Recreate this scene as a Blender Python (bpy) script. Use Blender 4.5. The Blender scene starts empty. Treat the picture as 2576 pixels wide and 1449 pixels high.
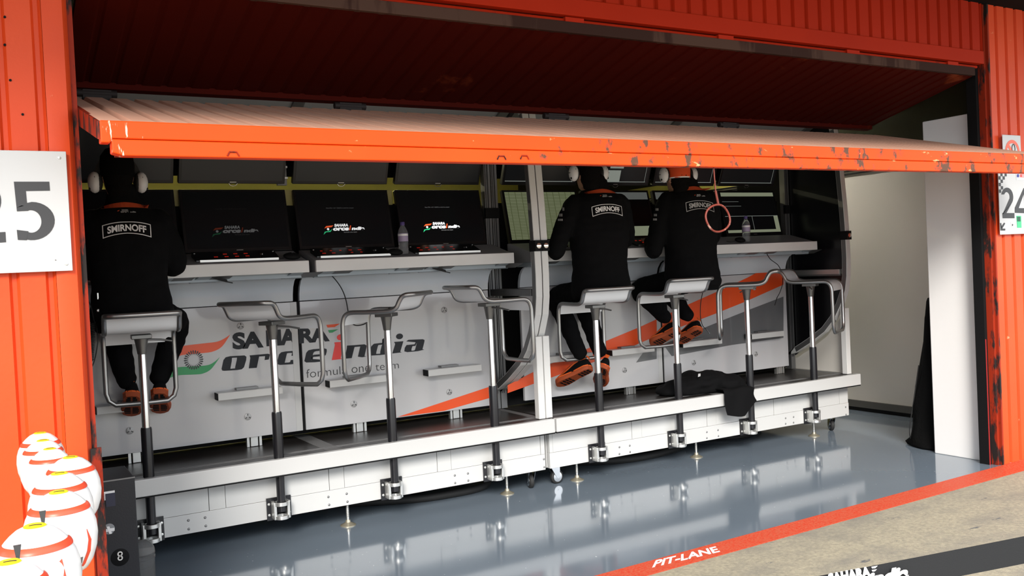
import bpy, bmesh, math, random
from mathutils import Vector, Matrix, noise
from mathutils.bvhtree import BVHTree
random.seed(7)
SC = bpy.context.scene
COL = SC.collection
V = Vector

# ------------------------------------------------------------ camera, sky, exposure
YAW, PITCH, ROLL, FPX = math.radians(30.327), math.radians(-1.2614), math.radians(-2.716), 2318.0
IW, IH = 2576, 1449
CAM = V((0, 0, 1.5))
_f = V((math.sin(YAW)*math.cos(PITCH), math.cos(YAW)*math.cos(PITCH), math.sin(PITCH)))
_r0 = V((math.cos(YAW), -math.sin(YAW), 0)); _u0 = _r0.cross(_f)
RT = math.cos(ROLL)*_r0 + math.sin(ROLL)*_u0
UP = -math.sin(ROLL)*_r0 + math.cos(ROLL)*_u0
FW = _f
cd = bpy.data.cameras.new('camera'); cam = bpy.data.objects.new('camera', cd); COL.objects.link(cam)
cd.sensor_width = 36.0; cd.lens = FPX/IW*36.0; cd.clip_start = 0.05; cd.clip_end = 300
cam.matrix_world = Matrix(((RT.x, UP.x, -FW.x, CAM.x), (RT.y, UP.y, -FW.y, CAM.y), (RT.z, UP.z, -FW.z, CAM.z), (0, 0, 0, 1)))
SC.camera = cam

W = bpy.data.worlds.new('sky'); SC.world = W; W.use_nodes = True
bg = W.node_tree.nodes['Background']; bg.inputs[0].default_value = (0.90, 0.95, 1.0, 1); bg.inputs[1].default_value = 1.5
sd = bpy.data.lights.new('sun', 'SUN'); sd.energy = 3.1; sd.angle = math.radians(20); sd.color = (1.0, 0.95, 0.88)
sun = bpy.data.objects.new('sun', sd); COL.objects.link(sun)
sun.rotation_euler = V((0.46, 0.76, -0.47)).to_track_quat('-Z', 'Y').to_euler()
SC.view_settings.view_transform = 'Standard'; SC.view_settings.look = 'None'
SC.view_settings.gamma = 1.0; SC.view_settings.use_curve_mapping = False
SC.view_settings.exposure = 0.85

# ------------------------------------------------------------ measured points -> places on known planes
def ray(px, py): return FW*FPX + RT*(px-IW/2) - UP*(py-IH/2)
def onY(px, py, y):
    d = ray(px, py); return CAM + d*((y-CAM.y)/d.y)
def onX(px, py, x):
    d = ray(px, py); return CAM + d*((x-CAM.x)/d.x)
def onZ(px, py, z):
    d = ray(px, py); return CAM + d*((z-CAM.z)/d.z)
def atD(px, py, depth):
    d = ray(px, py); return CAM + d*(depth/FPX)

# ------------------------------------------------------------ materials
MATS = {}
def mat(name, col, rough=0.5, metal=0.0, nz=None, bump=None, coat=0.0, emit=None, trans=0.0, spec=0.5, ior=1.45):
    if name in MATS: return MATS[name]
    m = bpy.data.materials.new(name); m.use_nodes = True; nt = m.node_tree; b = nt.nodes['Principled BSDF']
    b.inputs['Base Color'].default_value = (*col, 1); b.inputs['Roughness'].default_value = rough
    b.inputs['Metallic'].default_value = metal; b.inputs['Coat Weight'].default_value = coat
    b.inputs['Coat Roughness'].default_value = 0.06
    b.inputs['Specular IOR Level'].default_value = spec; b.inputs['IOR'].default_value = ior
    b.inputs['Transmission Weight'].default_value = trans
    if emit:
        b.inputs['Emission Color'].default_value = (*emit[0], 1); b.inputs['Emission Strength'].default_value = emit[1]
    if nz or bump:
        tc = nt.nodes.new('ShaderNodeTexCoord')
    if nz:   # (scale, amount, second colour)
        n = nt.nodes.new('ShaderNodeTexNoise'); n.inputs['Scale'].default_value = nz[0]; n.inputs['Detail'].default_value = 5
        nt.links.new(tc.outputs['Object'], n.inputs['Vector'])
        rp = nt.nodes.new('ShaderNodeValToRGB'); rp.color_ramp.elements[0].position = 0.5-nz[1]; rp.color_ramp.elements[1].position = 0.5+nz[1]
        rp.color_ramp.elements[0].color = (*nz[2], 1); rp.color_ramp.elements[1].color = (*col, 1)
        nt.links.new(n.outputs[0], rp.inputs[0]); nt.links.new(rp.outputs[0], b.inputs['Base Color'])
    if bump:
        n = nt.nodes.new('ShaderNodeTexNoise'); n.inputs['Scale'].default_value = bump[0]; n.inputs['Detail'].default_value = 3
        nt.links.new(tc.outputs['Object'], n.inputs['Vector'])
        bp = nt.nodes.new('ShaderNodeBump'); bp.inputs['Strength'].default_value = bump[1]; bp.inputs['Distance'].default_value = 0.01
        nt.links.new(n.outputs[0], bp.inputs['Height']); nt.links.new(bp.outputs[0], b.inputs['Normal'])
    MATS[name] = m
    return m

def spots(m, scale, lo, hi, col, xr=None, stretch=(1, 1, 1), detail=6):
    """worn marks: mixes a second paint colour where noise passes a threshold, optionally growing along x"""
    nt = m.node_tree; b = nt.nodes['Principled BSDF']
    tc = nt.nodes.new('ShaderNodeTexCoord'); mp = nt.nodes.new('ShaderNodeMapping'); mp.inputs['Scale'].default_value = stretch
    geo = nt.nodes.new('ShaderNodeNewGeometry')
    nt.links.new(geo.outputs['Position'], mp.inputs['Vector'])
    n = nt.nodes.new('ShaderNodeTexNoise'); n.inputs['Scale'].default_value = scale; n.inputs['Detail'].default_value = detail; n.inputs['Roughness'].default_value = 0.62
    nt.links.new(mp.outputs[0], n.inputs['Vector'])
    val = n.outputs[0]
    if xr:
        sx = nt.nodes.new('ShaderNodeSeparateXYZ'); nt.links.new(geo.outputs['Position'], sx.inputs[0])
        mr = nt.nodes.new('ShaderNodeMapRange'); mr.inputs[1].default_value = xr[0]; mr.inputs[2].default_value = xr[1]
        mr.inputs[3].default_value = -xr[2]; mr.inputs[4].default_value = 0.0
        nt.links.new(sx.outputs[xr[3] if len(xr) > 3 else 0], mr.inputs[0])
        ad = nt.nodes.new('ShaderNodeMath'); ad.operation = 'ADD'; nt.links.new(val, ad.inputs[0]); nt.links.new(mr.outputs[0], ad.inputs[1]); val = ad.outputs[0]
    rp = nt.nodes.new('ShaderNodeMapRange'); rp.inputs[1].default_value = lo; rp.inputs[2].default_value = hi
    nt.links.new(val, rp.inputs[0])
    mx = nt.nodes.new('ShaderNodeMix'); mx.data_type = 'RGBA'
    cur = b.inputs['Base Color']
    if cur.is_linked: nt.links.new(cur.links[0].from_socket, mx.inputs[6])
    else: mx.inputs[6].default_value = cur.default_value
    mx.inputs[7].default_value = (*col, 1)
    nt.links.new(rp.outputs[0], mx.inputs[0]); nt.links.new(mx.outputs[2], b.inputs['Base Color'])
    return m

# ------------------------------------------------------------ mesh builder
class MB:
    def __init__(s): s.v = []; s.f = []
    def add(s, vs, fs):
        o = len(s.v); s.v += [V(p) for p in vs]; s.f += [tuple(i+o for i in f) for f in fs]; return s
    def box(s, x0, x1, y0, y1, z0, z1):
        return s.add([(x0,y0,z0),(x1,y0,z0),(x1,y1,z0),(x0,y1,z0),(x0,y0,z1),(x1,y0,z1),(x1,y1,z1),(x0,y1,z1)],
                     [(0,3,2,1),(4,5,6,7),(0,1,5,4),(1,2,6,5),(2,3,7,6),(3,0,4,7)])
    def hexa(s, b, t):   # bottom quad, top quad
        return s.add(list(b)+list(t), [(0,3,2,1),(4,5,6,7),(0,1,5,4),(1,2,6,5),(2,3,7,6),(3,0,4,7)])
    def prism(s, poly, ex):
        n = len(poly); ex = V(ex); p = [V(q) for q in poly]
        return s.add(p+[q+ex for q in p], [tuple(range(n))[::-1], tuple(range(n, 2*n))]+[(i, (i+1) % n, n+(i+1) % n, n+i) for i in range(n)])
    def poly(s, pts): return s.add(pts, [tuple(range(len(pts)))])
    def loft(s, rings, caps=True, closed=False):
        n = len(rings[0]); o = len(s.v)
        for r in rings: s.v += [V(p) for p in r]
        k = len(rings)
        for i in range(k if closed else k-1):
            a = o+i*n; b = o+((i+1) % k)*n
            for j in range(n): s.f.append((a+j, a+(j+1) % n, b+(j+1) % n, b+j))
        if caps and not closed:
            s.f.append(tuple(o+j for j in range(n))[::-1]); s.f.append(tuple(o+(k-1)*n+j for j in range(n)))
        return s
    def tube(s, pts, r, n=10, closed=False, sec=None, up=None):
        """round (or sec = list of 2D points) section swept along pts"""
        pts = [V(p) for p in pts]; k = len(pts)
        rr = r if isinstance(r, (list, tuple)) else [r]*k
        if sec is None: sec = [(math.cos(2*math.pi*j/n), math.sin(2*math.pi*j/n)) for j in range(n)]
        rings = []; nrm = None
        for i in range(k):
            if closed: t = (pts[(i+1) % k]-pts[i-1])
            else: t = pts[min(i+1, k-1)]-pts[max(i-1, 0)]
            t.normalize()
            if up is not None: nrm = V(up)
            elif nrm is None: nrm = V((0, 0, 1)) if abs(t.z) < 0.9 else V((0, 1, 0))
            nrm = nrm - t*nrm.dot(t)
            if nrm.length < 1e-5: nrm = t.orthogonal()
            nrm.normalize(); bn = t.cross(nrm)
            rings.append([pts[i]+(nrm*a+bn*b)*rr[i] for a, b in sec])
        return s.loft(rings, True, closed)
    def cyl(s, a, b, r, n=16, r2=None): return s.tube([a, b], [r, r if r2 is None else r2], n)
    def lathe(s, prof, o, ax=(0, 0, 1), n=20):
        ax = V(ax).normalized(); e = ax.orthogonal().normalized(); g = ax.cross(e); o = V(o)
        return s.loft([[o+ax*h+(e*math.cos(2*math.pi*j/n)+g*math.sin(2*math.pi*j/n))*max(r, 1e-4) for j in range(n)] for r, h in prof])
    def ell(s, c, ax, n=16, m=9):
        """ellipsoid with axis vectors ax=(a,b,c)"""
        c = V(c); a, b, d = [V(q) for q in ax]; rings = []
        for i in range(m):
            ph = math.pi*(i+0.02)/(m-0.96)-math.pi/2; ph = max(-math.pi/2+.02, min(math.pi/2-.02, ph))
            rings.append([c+d*math.sin(ph)+(a*math.cos(2*math.pi*j/n)+b*math.sin(2*math.pi*j/n))*math.cos(ph) for j in range(n)])
        return s.loft(rings)
    def xf(s, M):
        s.v = [M @ p for p in s.v]; return s
    def mesh(s, name):
        me = bpy.data.meshes.new(name); me.from_pydata([tuple(p) for p in s.v], [], s.f); me.update(); return me
    def build(s, name, m, parent=None, smooth=None, bevel=0, fix=True, base=True):
        me = s.mesh(name)
        if fix:
            bm = bmesh.new(); bm.from_mesh(me); bmesh.ops.recalc_face_normals(bm, faces=bm.faces); bm.to_mesh(me); bm.free()
        return link(name, me, m, parent, smooth, bevel, base)

def link(name, me, m, parent=None, smooth=None, bevel=0, base=True):
    o = bpy.data.objects.new(name, me); COL.objects.link(o)
    if m: me.materials.append(m)
    if smooth:
        me.polygons.foreach_set('use_smooth', [True]*len(me.polygons)); me.set_sharp_from_angle(angle=math.radians(smooth))
    if parent is not None:
        o.parent = parent
        if parent.type == 'EMPTY': o.matrix_parent_inverse = Matrix.Translation(-parent.location)
        elif parent.parent is None: o.matrix_parent_inverse = Matrix.Translation(-parent.location)
    elif base and len(me.vertices):
        xs = [v.co for v in me.vertices]
        c = V(((min(p.x for p in xs)+max(p.x for p in xs))/2, (min(p.y for p in xs)+max(p.y for p in xs))/2, min(p.z for p in xs)))
        me.transform(Matrix.Translation(-c)); o.location = c
    if bevel:
        b = o.modifiers.new('bevel', 'BEVEL'); b.width = bevel; b.segments = 2; b.limit_method = 'ANGLE'; b.angle_limit = 0.6
    return o

def thing(name, label, cat, loc=(0, 0, 0), group=None, kind=None):
    o = bpy.data.objects.new(name, None); COL.objects.link(o); o.location = loc; o.empty_display_size = 0.1
    return tag(o, label, cat, group, kind)
def tag(o, label=None, cat=None, group=None, kind=None):
    if label: o['label'] = label
    if cat: o['category'] = cat
    if group: o['group'] = group
    if kind: o['kind'] = kind
    return o
def copy_tree(o, parent=None):
    kids = [c for c in o.children]
    c = o.copy(); COL.objects.link(c)
    if parent is not None: c.parent = parent
    for k in kids: copy_tree(k, c)
    return c
def kid(root, name): return [c for c in root.children if c.name.split('.')[0] == name]

# ------------------------------------------------------------ flat lettering
_fc = {}
def glyphs(s, bold=0.0, space=1.0):
    key = (s, bold, space)
    if key in _fc: return _fc[key]
    cu = bpy.data.curves.new('lettering', 'FONT'); cu.body = s; cu.size = 1; cu.offset = bold; cu.space_character = space
    cu.resolution_u = 4; cu.fill_mode = 'FRONT'
    o = bpy.data.objects.new('lettering', cu); COL.objects.link(o)
    dg = bpy.context.evaluated_depsgraph_get(); dg.update()
    me = bpy.data.meshes.new_from_object(o.evaluated_get(dg))
    vs = [v.co.copy() for v in me.vertices]; fs = [tuple(p.vertices) for p in me.polygons]
    bpy.data.objects.remove(o); bpy.data.curves.remove(cu); bpy.data.meshes.remove(me)
    x0 = min(v.x for v in vs); x1 = max(v.x for v in vs); y0 = min(v.y for v in vs); y1 = max(v.y for v in vs)
    r = ([((v.x-x0)/(x1-x0), (v.y-y0)/(y1-y0)) for v in vs], fs)
    _fc[key] = r; return r
def quadmap(q):
    bl, br, tr, tl = [V(p) for p in q]
    return lambda u, v: (bl*(1-u)+br*u)*(1-v)+(tl*(1-u)+tr*u)*v
def text_into(mb, s, fn, bold=0.0, space=1.0):
    uv, fs = glyphs(s, bold, space)
    return mb.add([fn(u, v) for u, v in uv], fs)

# ============================================================ paints
m_hinge = mat('reddish_black_hinge', (0.012, 0.006, 0.005), 0.7)  # even reddish-black colour
m_wall = spots(mat('orange_sheet_paint', (0.70, 0.072, 0.014), 0.42, nz=(3.0, 0.35, (0.60, 0.055, 0.012)), bump=(60, 0.05), spec=0.3), 9, 0.70, 0.76, (0.75, 0.35, 0.2))
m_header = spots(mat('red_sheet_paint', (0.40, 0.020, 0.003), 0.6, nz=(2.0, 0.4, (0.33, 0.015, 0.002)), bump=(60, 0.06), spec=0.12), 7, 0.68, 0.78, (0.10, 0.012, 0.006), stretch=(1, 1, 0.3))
m_upleaf = spots(mat('shade_darkened_leaf_red', (0.060, 0.004, 0.001), 0.7, nz=(2.0, 0.4, (0.040, 0.003, 0.002)), spec=0.05), 2.2, 0.66, 0.74, (0.16, 0.03, 0.01), stretch=(1, 1, 1))  # upper leaf's shade put into the colour: the door paint, darkened to maroon
m_topleaf = mat('dusty_leaf_paint', (0.66, 0.38, 0.27), 0.8, nz=(6.0, 0.35, (0.58, 0.30, 0.20)))
m_groove = mat('leaf_groove_shade', (0.15, 0.032, 0.016), 0.8)
m_fascia = mat('bright_orange_fascia', (0.80, 0.066, 0.003), 0.5, nz=(3.0, 0.35, (0.74, 0.054, 0.002)), spec=0.25)
spots(m_fascia, 11.0, 0.545, 0.615, (0.10, 0.045, 0.025), xr=(1.6, 2.4, 0.22), stretch=(1.3, 1, 0.9), detail=10)
spots(m_fascia, 22.0, 0.66, 0.70, (0.70, 0.36, 0.16), xr=(1.0, 3.2, 0.06), stretch=(0.5, 1, 1), detail=5)
spots(m_fascia, 26.0, 0.57, 0.63, (0.80, 0.60, 0.45), xr=(0.56, 0.45, 0.35), stretch=(2.4, 1, 0.5), detail=3)
m_rail = spots(mat('dull_door_rail', (0.070, 0.036, 0.026), 0.8, spec=0.15), 2.0, 0.48, 0.52, (0.035, 0.015, 0.011), stretch=(1, 1, 0.2))
m_dkred = spots(mat('dark_red_frame', (0.26, 0.022, 0.007), 0.6, spec=0.2), 14, 0.49, 0.57, (0.02, 0.015, 0.014), stretch=(1, 1, 0.3))
m_black = mat('matt_black', (0.005, 0.005, 0.0055), 0.7, spec=0.2)
m_blackgl = mat('gloss_black', (0.006, 0.006, 0.007), 0.25)
m_rubber = mat('black_rubber', (0.012, 0.012, 0.012), 0.7)
m_white = mat('white_wall_paint', (0.74, 0.73, 0.72), 0.55, bump=(30, 0.06))
spots(m_white, 4.5, 0.735, 0.75, (0.35, 0.06, 0.04))
m_side = mat('cream_panel_wall', (0.58, 0.56, 0.52), 0.45, nz=(0.8, 0.5, (0.52, 0.49, 0.44)))
m_alu = mat('brushed_aluminium', (0.62, 0.62, 0.60), 0.35, 0.85)
m_aluw = mat('satin_white_aluminium', (0.47, 0.47, 0.462), 0.38, 0.0, coat=0.2)
m_alud = mat('grey_anodised_profile', (0.20, 0.20, 0.20), 0.42, 0.7)
m_grey = mat('mid_grey_paint', (0.24, 0.25, 0.26), 0.4)
m_chrome = mat('polished_steel', (0.75, 0.75, 0.76), 0.16, 1.0)
m_panel = mat('glossy_pale_grey_panel', (0.45, 0.45, 0.462), 0.22, coat=0.6)
m_cowl = mat('glossy_pale_blue_grey_cowl', (0.52, 0.555, 0.585), 0.2, coat=0.7)
m_yellow = mat('olive_yellow_wall', (0.40, 0.36, 0.07), 0.7)
m_signw = mat('white_sign_face', (0.50, 0.50, 0.505), 0.35, bump=(8, 0.04))
m_ink = mat('dark_grey_print', (0.035, 0.035, 0.038), 0.5)
m_inkb = mat('blue_black_print', (0.008, 0.010, 0.015), 0.4, coat=0.0, spec=0.3)
m_inko = mat('orange_print', (0.72, 0.075, 0.012), 0.35, coat=0.12)
m_inkr = mat('red_print', (0.70, 0.03, 0.025), 0.35, coat=0.12)
m_inkg = mat('green_print', (0.01, 0.27, 0.08), 0.35, coat=0.12)
m_inkw = mat('white_print', (0.8, 0.8, 0.8), 0.4)
m_inkgrey = mat('charcoal_print', (0.11, 0.115, 0.12), 0.3, coat=0.4)

# garage floor : glossy blue-grey resin with scuffs
m_floor = mat('blue_grey_resin_floor', (0.175, 0.215, 0.26), 0.10, nz=(1.1, 0.4, (0.145, 0.18, 0.22)), bump=(5, 0.035), coat=0.35)
spots(m_floor, 40.0, 0.735, 0.75, (0.55, 0.58, 0.6), detail=2)
# pit lane : stained pale concrete
m_conc = mat('sandy_concrete', (0.42, 0.37, 0.265), 0.85, nz=(55, 0.22, (0.27, 0.245, 0.185)), bump=(220, 0.25))
spots(m_conc, 1.7, 0.46, 0.72, (0.21, 0.195, 0.165), stretch=(1, 1.6, 1))
spots(m_conc, 8.0, 0.655, 0.70, (0.12, 0.12, 0.12), stretch=(0.7, 1.6, 1))
m_line = mat('worn_red_line_paint', (0.60, 0.045, 0.015), 0.55, nz=(90, 0.16, (0.58, 0.12, 0.06)), bump=(150, 0.2), spec=0.3)
spots(m_line, 3.0, 0.60, 0.75, (0.36, 0.20, 0.13), xr=(4.5, 6.3, 0.25))

# ============================================================ ground and building shell
tag(MB().box(-3, 12, 3.60, 12.2, -0.12, 0.0).build('floor', m_floor), kind='structure')
tag(MB().box(-25, 30, -30, 3.60, -0.12, 0.0).build('pit_lane_ground', m_conc), kind='structure')
lb = [V((0, 3.49, 0)), V((2.514, 3.47, 0)), V((5.85, 3.545, 0)), V((9, 3.60, 0)), V((9, 3.78, 0)), V((5.863, 3.722, 0)), V((2.514, 3.628, 0)), V((0, 3.60, 0))]
ln = MB().prism([p+V((0, 0, 0.0015)) for p in lb], (0, 0, 0.0015)).build('pit_lane_line', m_line, base=False)
tag(ln, 'red painted boundary line across the garage mouth lettered in white', 'line')
pt = [onZ(1640, 1428, .0034), onZ(1812, 1388, .0034), onZ(1800, 1374, .0034), onZ(1650, 1409, .0034)]
text_into(MB(), 'PIT-LANE', quadmap(pt), 0.035).build('white_lettering', m_inkw, ln)

def corrugated(x0, x1, zf0, zf1, y, pitch, gw, gd, x_start=None):
    """vertical ribs: flats at y with narrow trapezoid grooves gd deep (into +y); zf0/zf1 give bottom and top"""
    xs = []; x = x0
    n = int(round((x1-x0)/pitch)); p = (x1-x0)/n
    for i in range(n):
        a = x0+i*p
        xs += [(a, y), (a+p-gw, y), (a+p-gw*0.72, y+gd), (a+p-gw*0.28, y+gd)]
    xs.append((x1, y))
    mb = MB(); k = len(xs); b = 0.06
    vs = [(x, yy, zf0) for x, yy in xs]+[(x, yy, zf1) for x, yy in xs]+[(x, y+b, zf0) for x, yy in xs]+[(x, y+b, zf1) for x, yy in xs]
    fs = []
    for i in range(k-1):
        fs += [(i, i+1, k+i+1, k+i), (2*k+i+1, 2*k+i, 3*k+i, 3*k+i+1), (i, 2*k+i, 2*k+i+1, i+1), (k+i, k+i+1, 3*k+i+1, 3*k+i)]
    fs += [(0, k, 3*k, 2*k), (k-1, 3*k-1, 4*k-1, 2*k-1)]
    return mb.add(vs, fs)

FY = 3.73
# left pillar
wl = tag(corrugated(-2.30, 0.265, 0.0, 3.12, FY, 0.116, 0.034, 0.016).build('wall_left', m_wall), kind='structure')
MB().prism([(0.266, FY-.004, 0), (0.30, FY-.010, 0), (0.335, FY-.004, 0), (0.352, FY+.02, 0), (0.352, FY+.16, 0), (0.266, FY+.16, 0)], (0, 0, 3.12)).build('corner_post', m_wall, wl, 40)
MB().box(0.353, 0.372, FY+.035, FY+.16, 0, 3.12).build('door_guide', m_dkred, wl)
MB().prism([(0.345, FY-.006, 0), (0.383, FY+.0, 0), (0.383, FY+.012, 0), (0.355, FY+.012, 0)], (0, 0, 0.905)).build('corner_guard', m_dkred, wl)
sm = MB()
for px, py in ((12, 43), (12, 113), (26, 202), (57, 288), (139, 345)):
    p = onY(px, py, FY); sm.cyl(p+V((0, -.004, 0)), p+V((0, .004, 0)), 0.0045, 8)
sm.build('screw_hole', m_black, wl)
# inner faces of the left wall
tag(MB().box(-0.9, -0.8, 3.90, 12.1, 0, 3.2).build('wall_inner_left', m_black), kind='structure')
# right pillar
wr = tag(corrugated(5.985, 9.0, 0.0, 3.12, FY, 0.112, 0.034, 0.02).build('wall_right', m_wall), kind='structure')
MB().box(5.955, 5.98, FY+.015, FY+.10, 0, 3.12).build('door_frame', m_dkred, wr)
MB().box(5.975, 5.99, FY-.006, FY+.03, 0, 3.12).build('corner_strip', m_dkred, wr)
MB().box(5.925, 5.953, FY+.06, FY+.13, 0, 3.12).build('rubber_seal', m_black, wr)
MB().box(5.928, 5.932, FY+.055, FY+.06, 0, 0.86).build('red_edge_strip', mat('dull_red_edge', (0.38, 0.02, 0.02), 0.6), wr)
# white partition stub seen past the door
wp = MB().box(6.0, 6.07, 3.858, 4.258, 0, 2.415).build('wall_partition', m_white, bevel=0.006); tag(wp, kind='structure')
MB().box(5.94, 5.999, 3.845, 3.862, 0, 2.41).build('edge_trim', m_white, wp)
# header
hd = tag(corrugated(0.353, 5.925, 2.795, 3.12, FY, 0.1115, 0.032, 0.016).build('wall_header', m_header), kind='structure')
MB().box(0.353, 5.925, FY-.006, FY+.05, 2.715, 2.80).build('bottom_rail', m_header, hd, bevel=0.004)
MB().tube([(0.37, FY+.035, 2.700), (5.9, FY+.035, 2.700)], 0.009, 8).build('torsion_rod', m_header, hd)
hm = []
for x in (1.55, 2.62, 3.62, 4.65, 5.62):
    MB().box(x-.055, x+.055, FY+.015, FY+.05, 2.688, 2.712).build('hinge_plate', m_header, hd)
# soffit over the pit lane, garage box
tag(MB().box(-25, 30, 1.75, 3.95, 3.12, 3.30).build('ceiling_overhang', mat('near_black_soffit', (0.004, 0.004, 0.004), 0.9, spec=0.1)), kind='structure')  # even near-black colour
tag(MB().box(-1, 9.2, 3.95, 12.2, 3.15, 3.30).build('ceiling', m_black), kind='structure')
tag(MB().box(-1, 9.2, 11.9, 12.1, 0, 3.2).build('wall_back', m_yellow), kind='structure')
tag(MB().box(7.15, 7.25, 3.80, 12.0, 0.09, 2.262).build('wall_inner_right', m_side), kind='structure')
tag(MB().box(7.15, 7.25, 3.80, 12.0, 2.262, 2.40).build('wall_inner_right_band', m_yellow), kind='structure')
u2 = MB().box(7.15, 7.25, 3.80, 12.0, 2.40, 3.2).build('wall_inner_right_upper', mat('shade_darkened_olive_wall', (0.022, 0.020, 0.010), 0.8, spec=0.1)); tag(u2, kind='structure')  # shade high on the wall, put into a near-black olive
tag(MB().box(7.135, 7.25, 3.80, 12.0, 2.222, 2.232).box(7.135, 7.25, 3.80, 12.0, 2.25, 2.26).build('trim_1', m_black), kind='structure')
bbr = tag(MB().box(7.13, 7.25, 3.80, 12.0, 0.035, 0.098).build('baseboard_right', mat('dark_skirting', (0.075, 0.072, 0.066), 0.5)), kind='structure')
MB().box(7.14, 7.25, 3.80, 12.0, 0.0, 0.0345).build('black_base_strip', m_black, bbr)

# ============================================================ folding door
dr = thing('door_1', None, None, (3.1, 3.2, 0)); tag(dr, kind='structure')
UA, UB = V((0, 3.765, 2.634)), V((0, 4.585, 2.425))
def leaf(x0, x1, a, b, pitch, gw, gd, thick, side):
    """ribbed sheet from line a (y,z) to line b; grooves on the given side (+1 up face, -1 down face)"""
    d = (b-a); t = d.normalized(); nrm = V((0, -t.z, t.y)) if side > 0 else V((0, t.z, -t.y))
    n = int(round((x1-x0)/pitch)); p = (x1-x0)/n; top = []
    for i in range(n):
        q = x0+i*p
        top += [(q, 0), (q+p-gw, 0), (q+p-gw*.75, -gd), (q+p-gw*.25, -gd)]
    top.append((x1, 0)); k = len(top); vs = []; fs = []
    for base in (a, b):
        for x, h in top: vs.append(base+V((x, 0, 0))+nrm*h)
        for x, h in top: vs.append(base+V((x, 0, 0))-nrm*thick)
    for i in range(k-1):
        fs += [(i, i+1, 2*k+i+1, 2*k+i), (k+i, 3*k+i, 3*k+i+1, k+i+1), (i, k+i, k+i+1, i+1), (2*k+i, 2*k+i+1, 3*k+i+1, 3*k+i)]
    fs += [(0, 2*k, 3*k, k), (k-1, 2*k-1, 4*k-1, 3*k-1)]
    return MB().add(vs, fs), nrm, t
ub, un, ut = leaf(0.40, 5.85, UA, UB, 0.112, 0.034, 0.006, 0.035, -1)
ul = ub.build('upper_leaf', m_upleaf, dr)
MB().box(0.40, 5.85, 3.742, 3.775, 2.636, 2.690).build('top_rail', m_rail, dr, bevel=0.003)
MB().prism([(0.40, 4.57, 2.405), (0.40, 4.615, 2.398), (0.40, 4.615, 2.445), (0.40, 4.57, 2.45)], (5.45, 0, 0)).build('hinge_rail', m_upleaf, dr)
LA, LB = V((0, 3.225, 2.036)), V((0, 4.56, 2.362))
lbm, lnrm, lt = leaf(0.38, 5.86, LA, LB, 0.1053, 0.036, 0.016, 0.05, 1)
lw = lbm.build('lower_leaf', m_topleaf, dr)
# shadow in the grooves, painted as dark strips along their floors
gm = MB(); npp = int(round((5.86-0.38)/0.1053)); pp = (5.86-0.38)/npp
for i in range(npp):
    q = 0.38+i*pp+pp-0.036*0.73; w = 0.036*0.46
    a = LA+V((q, 0, 0))-lnrm*0.0152; b = LB+V((q, 0, 0))-lnrm*0.0152
    gm.poly([a, a+V((w, 0, 0)), b+V((w, 0, 0)), b])
gm.build('groove_shade', m_groove, lw)
# front fascia : end profile extruded along x, upper band wider than the lower one
fz = [onY(250, 303, 3.22).z, onY(330, 347, 3.22).z, onY(292, 392, 3.22).z]
zr = [onY(2576, 378, 3.22), onY(2576, 432, 3.22)]
Z1, Z2, Z3 = 2.036, fz[1], fz[2]
fa = MB().prism([(0.38, 3.215, Z1), (5.86, 3.215, Z1), (5.86, 3.215, Z2-.004), (0.415, 3.215, Z2-.004), (0.408, 3.215, Z2-.018), (0.38, 3.215, Z2-.018)], (0, 0.05, 0))
fa.build('upper_fascia', m_fascia, dr, bevel=0.004)
MB().prism([(0.412, 3.2125, Z2-.006), (5.86, 3.2125, Z2-.006), (5.84, 3.2125, Z3), (0.447, 3.2125, Z3), (0.412, 3.2125, Z2-.05)], (0, 0.055, 0)).build('lower_fascia', m_fascia, dr, bevel=0.004)
MB().box(0.43, 5.83, 3.268, 3.31, Z3+.006, Z3+.05).build('bottom_lip', m_dkred, dr)
# left end cheek of the lower leaf
MB().hexa([(0.372, 3.22, 1.975), (0.388, 3.22, 1.975), (0.388, 4.54, 2.285), (0.372, 4.54, 2.285)], [(0.372, 3.22, 2.034), (0.388, 3.22, 2.034), (0.388, 4.54, 2.36), (0.372, 4.54, 2.36)]).build('end_cheek', m_dkred, dr)
for px in (245, 880, 1397, 1830):
    p = onY(px, 262, 4.59); h = MB().box(p.x-.06, p.x+.06, 4.575, 4.625, 2.345, 2.40)
    h.tube([(p.x-.085, 4.59, 2.385), (p.x+.085, 4.59, 2.385)], 0.018, 10)
    h.build('door_hinge', m_hinge, dr, 40)
for px, py in ((587, 391), (1262, 400), (1320, 399)):
    p = onY(px, py, 3.21); MB().tube([p+V((-.02, 0, -.002)), p+V((-.012, 0, .012)), p+V((.012, 0, .012)), p+V((.02, 0, -.002))], 0.003, 6).build('drip_clip', m_dkred, dr)
# pull cord with ring
c0 = onY(1795, 417, 3.235); c1 = onY(1800, 480, 3.235); c2 = onY(1807, 515, 3.235); rc = onY(1806, 549, 3.235)
pc = MB().tube([c0+V((0, 0, .03)), c0, c1], 0.0032, 8).tube([c1, c2], 0.0055, 8).build('pull_cord', mat('red_brown_cord', (0.14, 0.022, 0.012), 0.6), dr, 60)
R_ = 0.5*(onY(1837, 549, 3.235).x-onY(1775, 549, 3.235).x)*0.97; RZ = 0.5*(onY(1806, 515, 3.235).z-onY(1806, 583, 3.235).z)
m_ring = spots(mat('scratched_red_ring', (0.15, 0.020, 0.010), 0.5), 22, 0.56, 0.62, (0.36, 0.2, 0.16))
MB().tube([rc+V((R_*math.cos(a), 0.004*math.sin(3*a), RZ*math.sin(a))) for a in [2*math.pi*i/40 for i in range(40)]], 0.0050, 8, True).build('pull_ring', m_ring, pc, 60)

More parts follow.
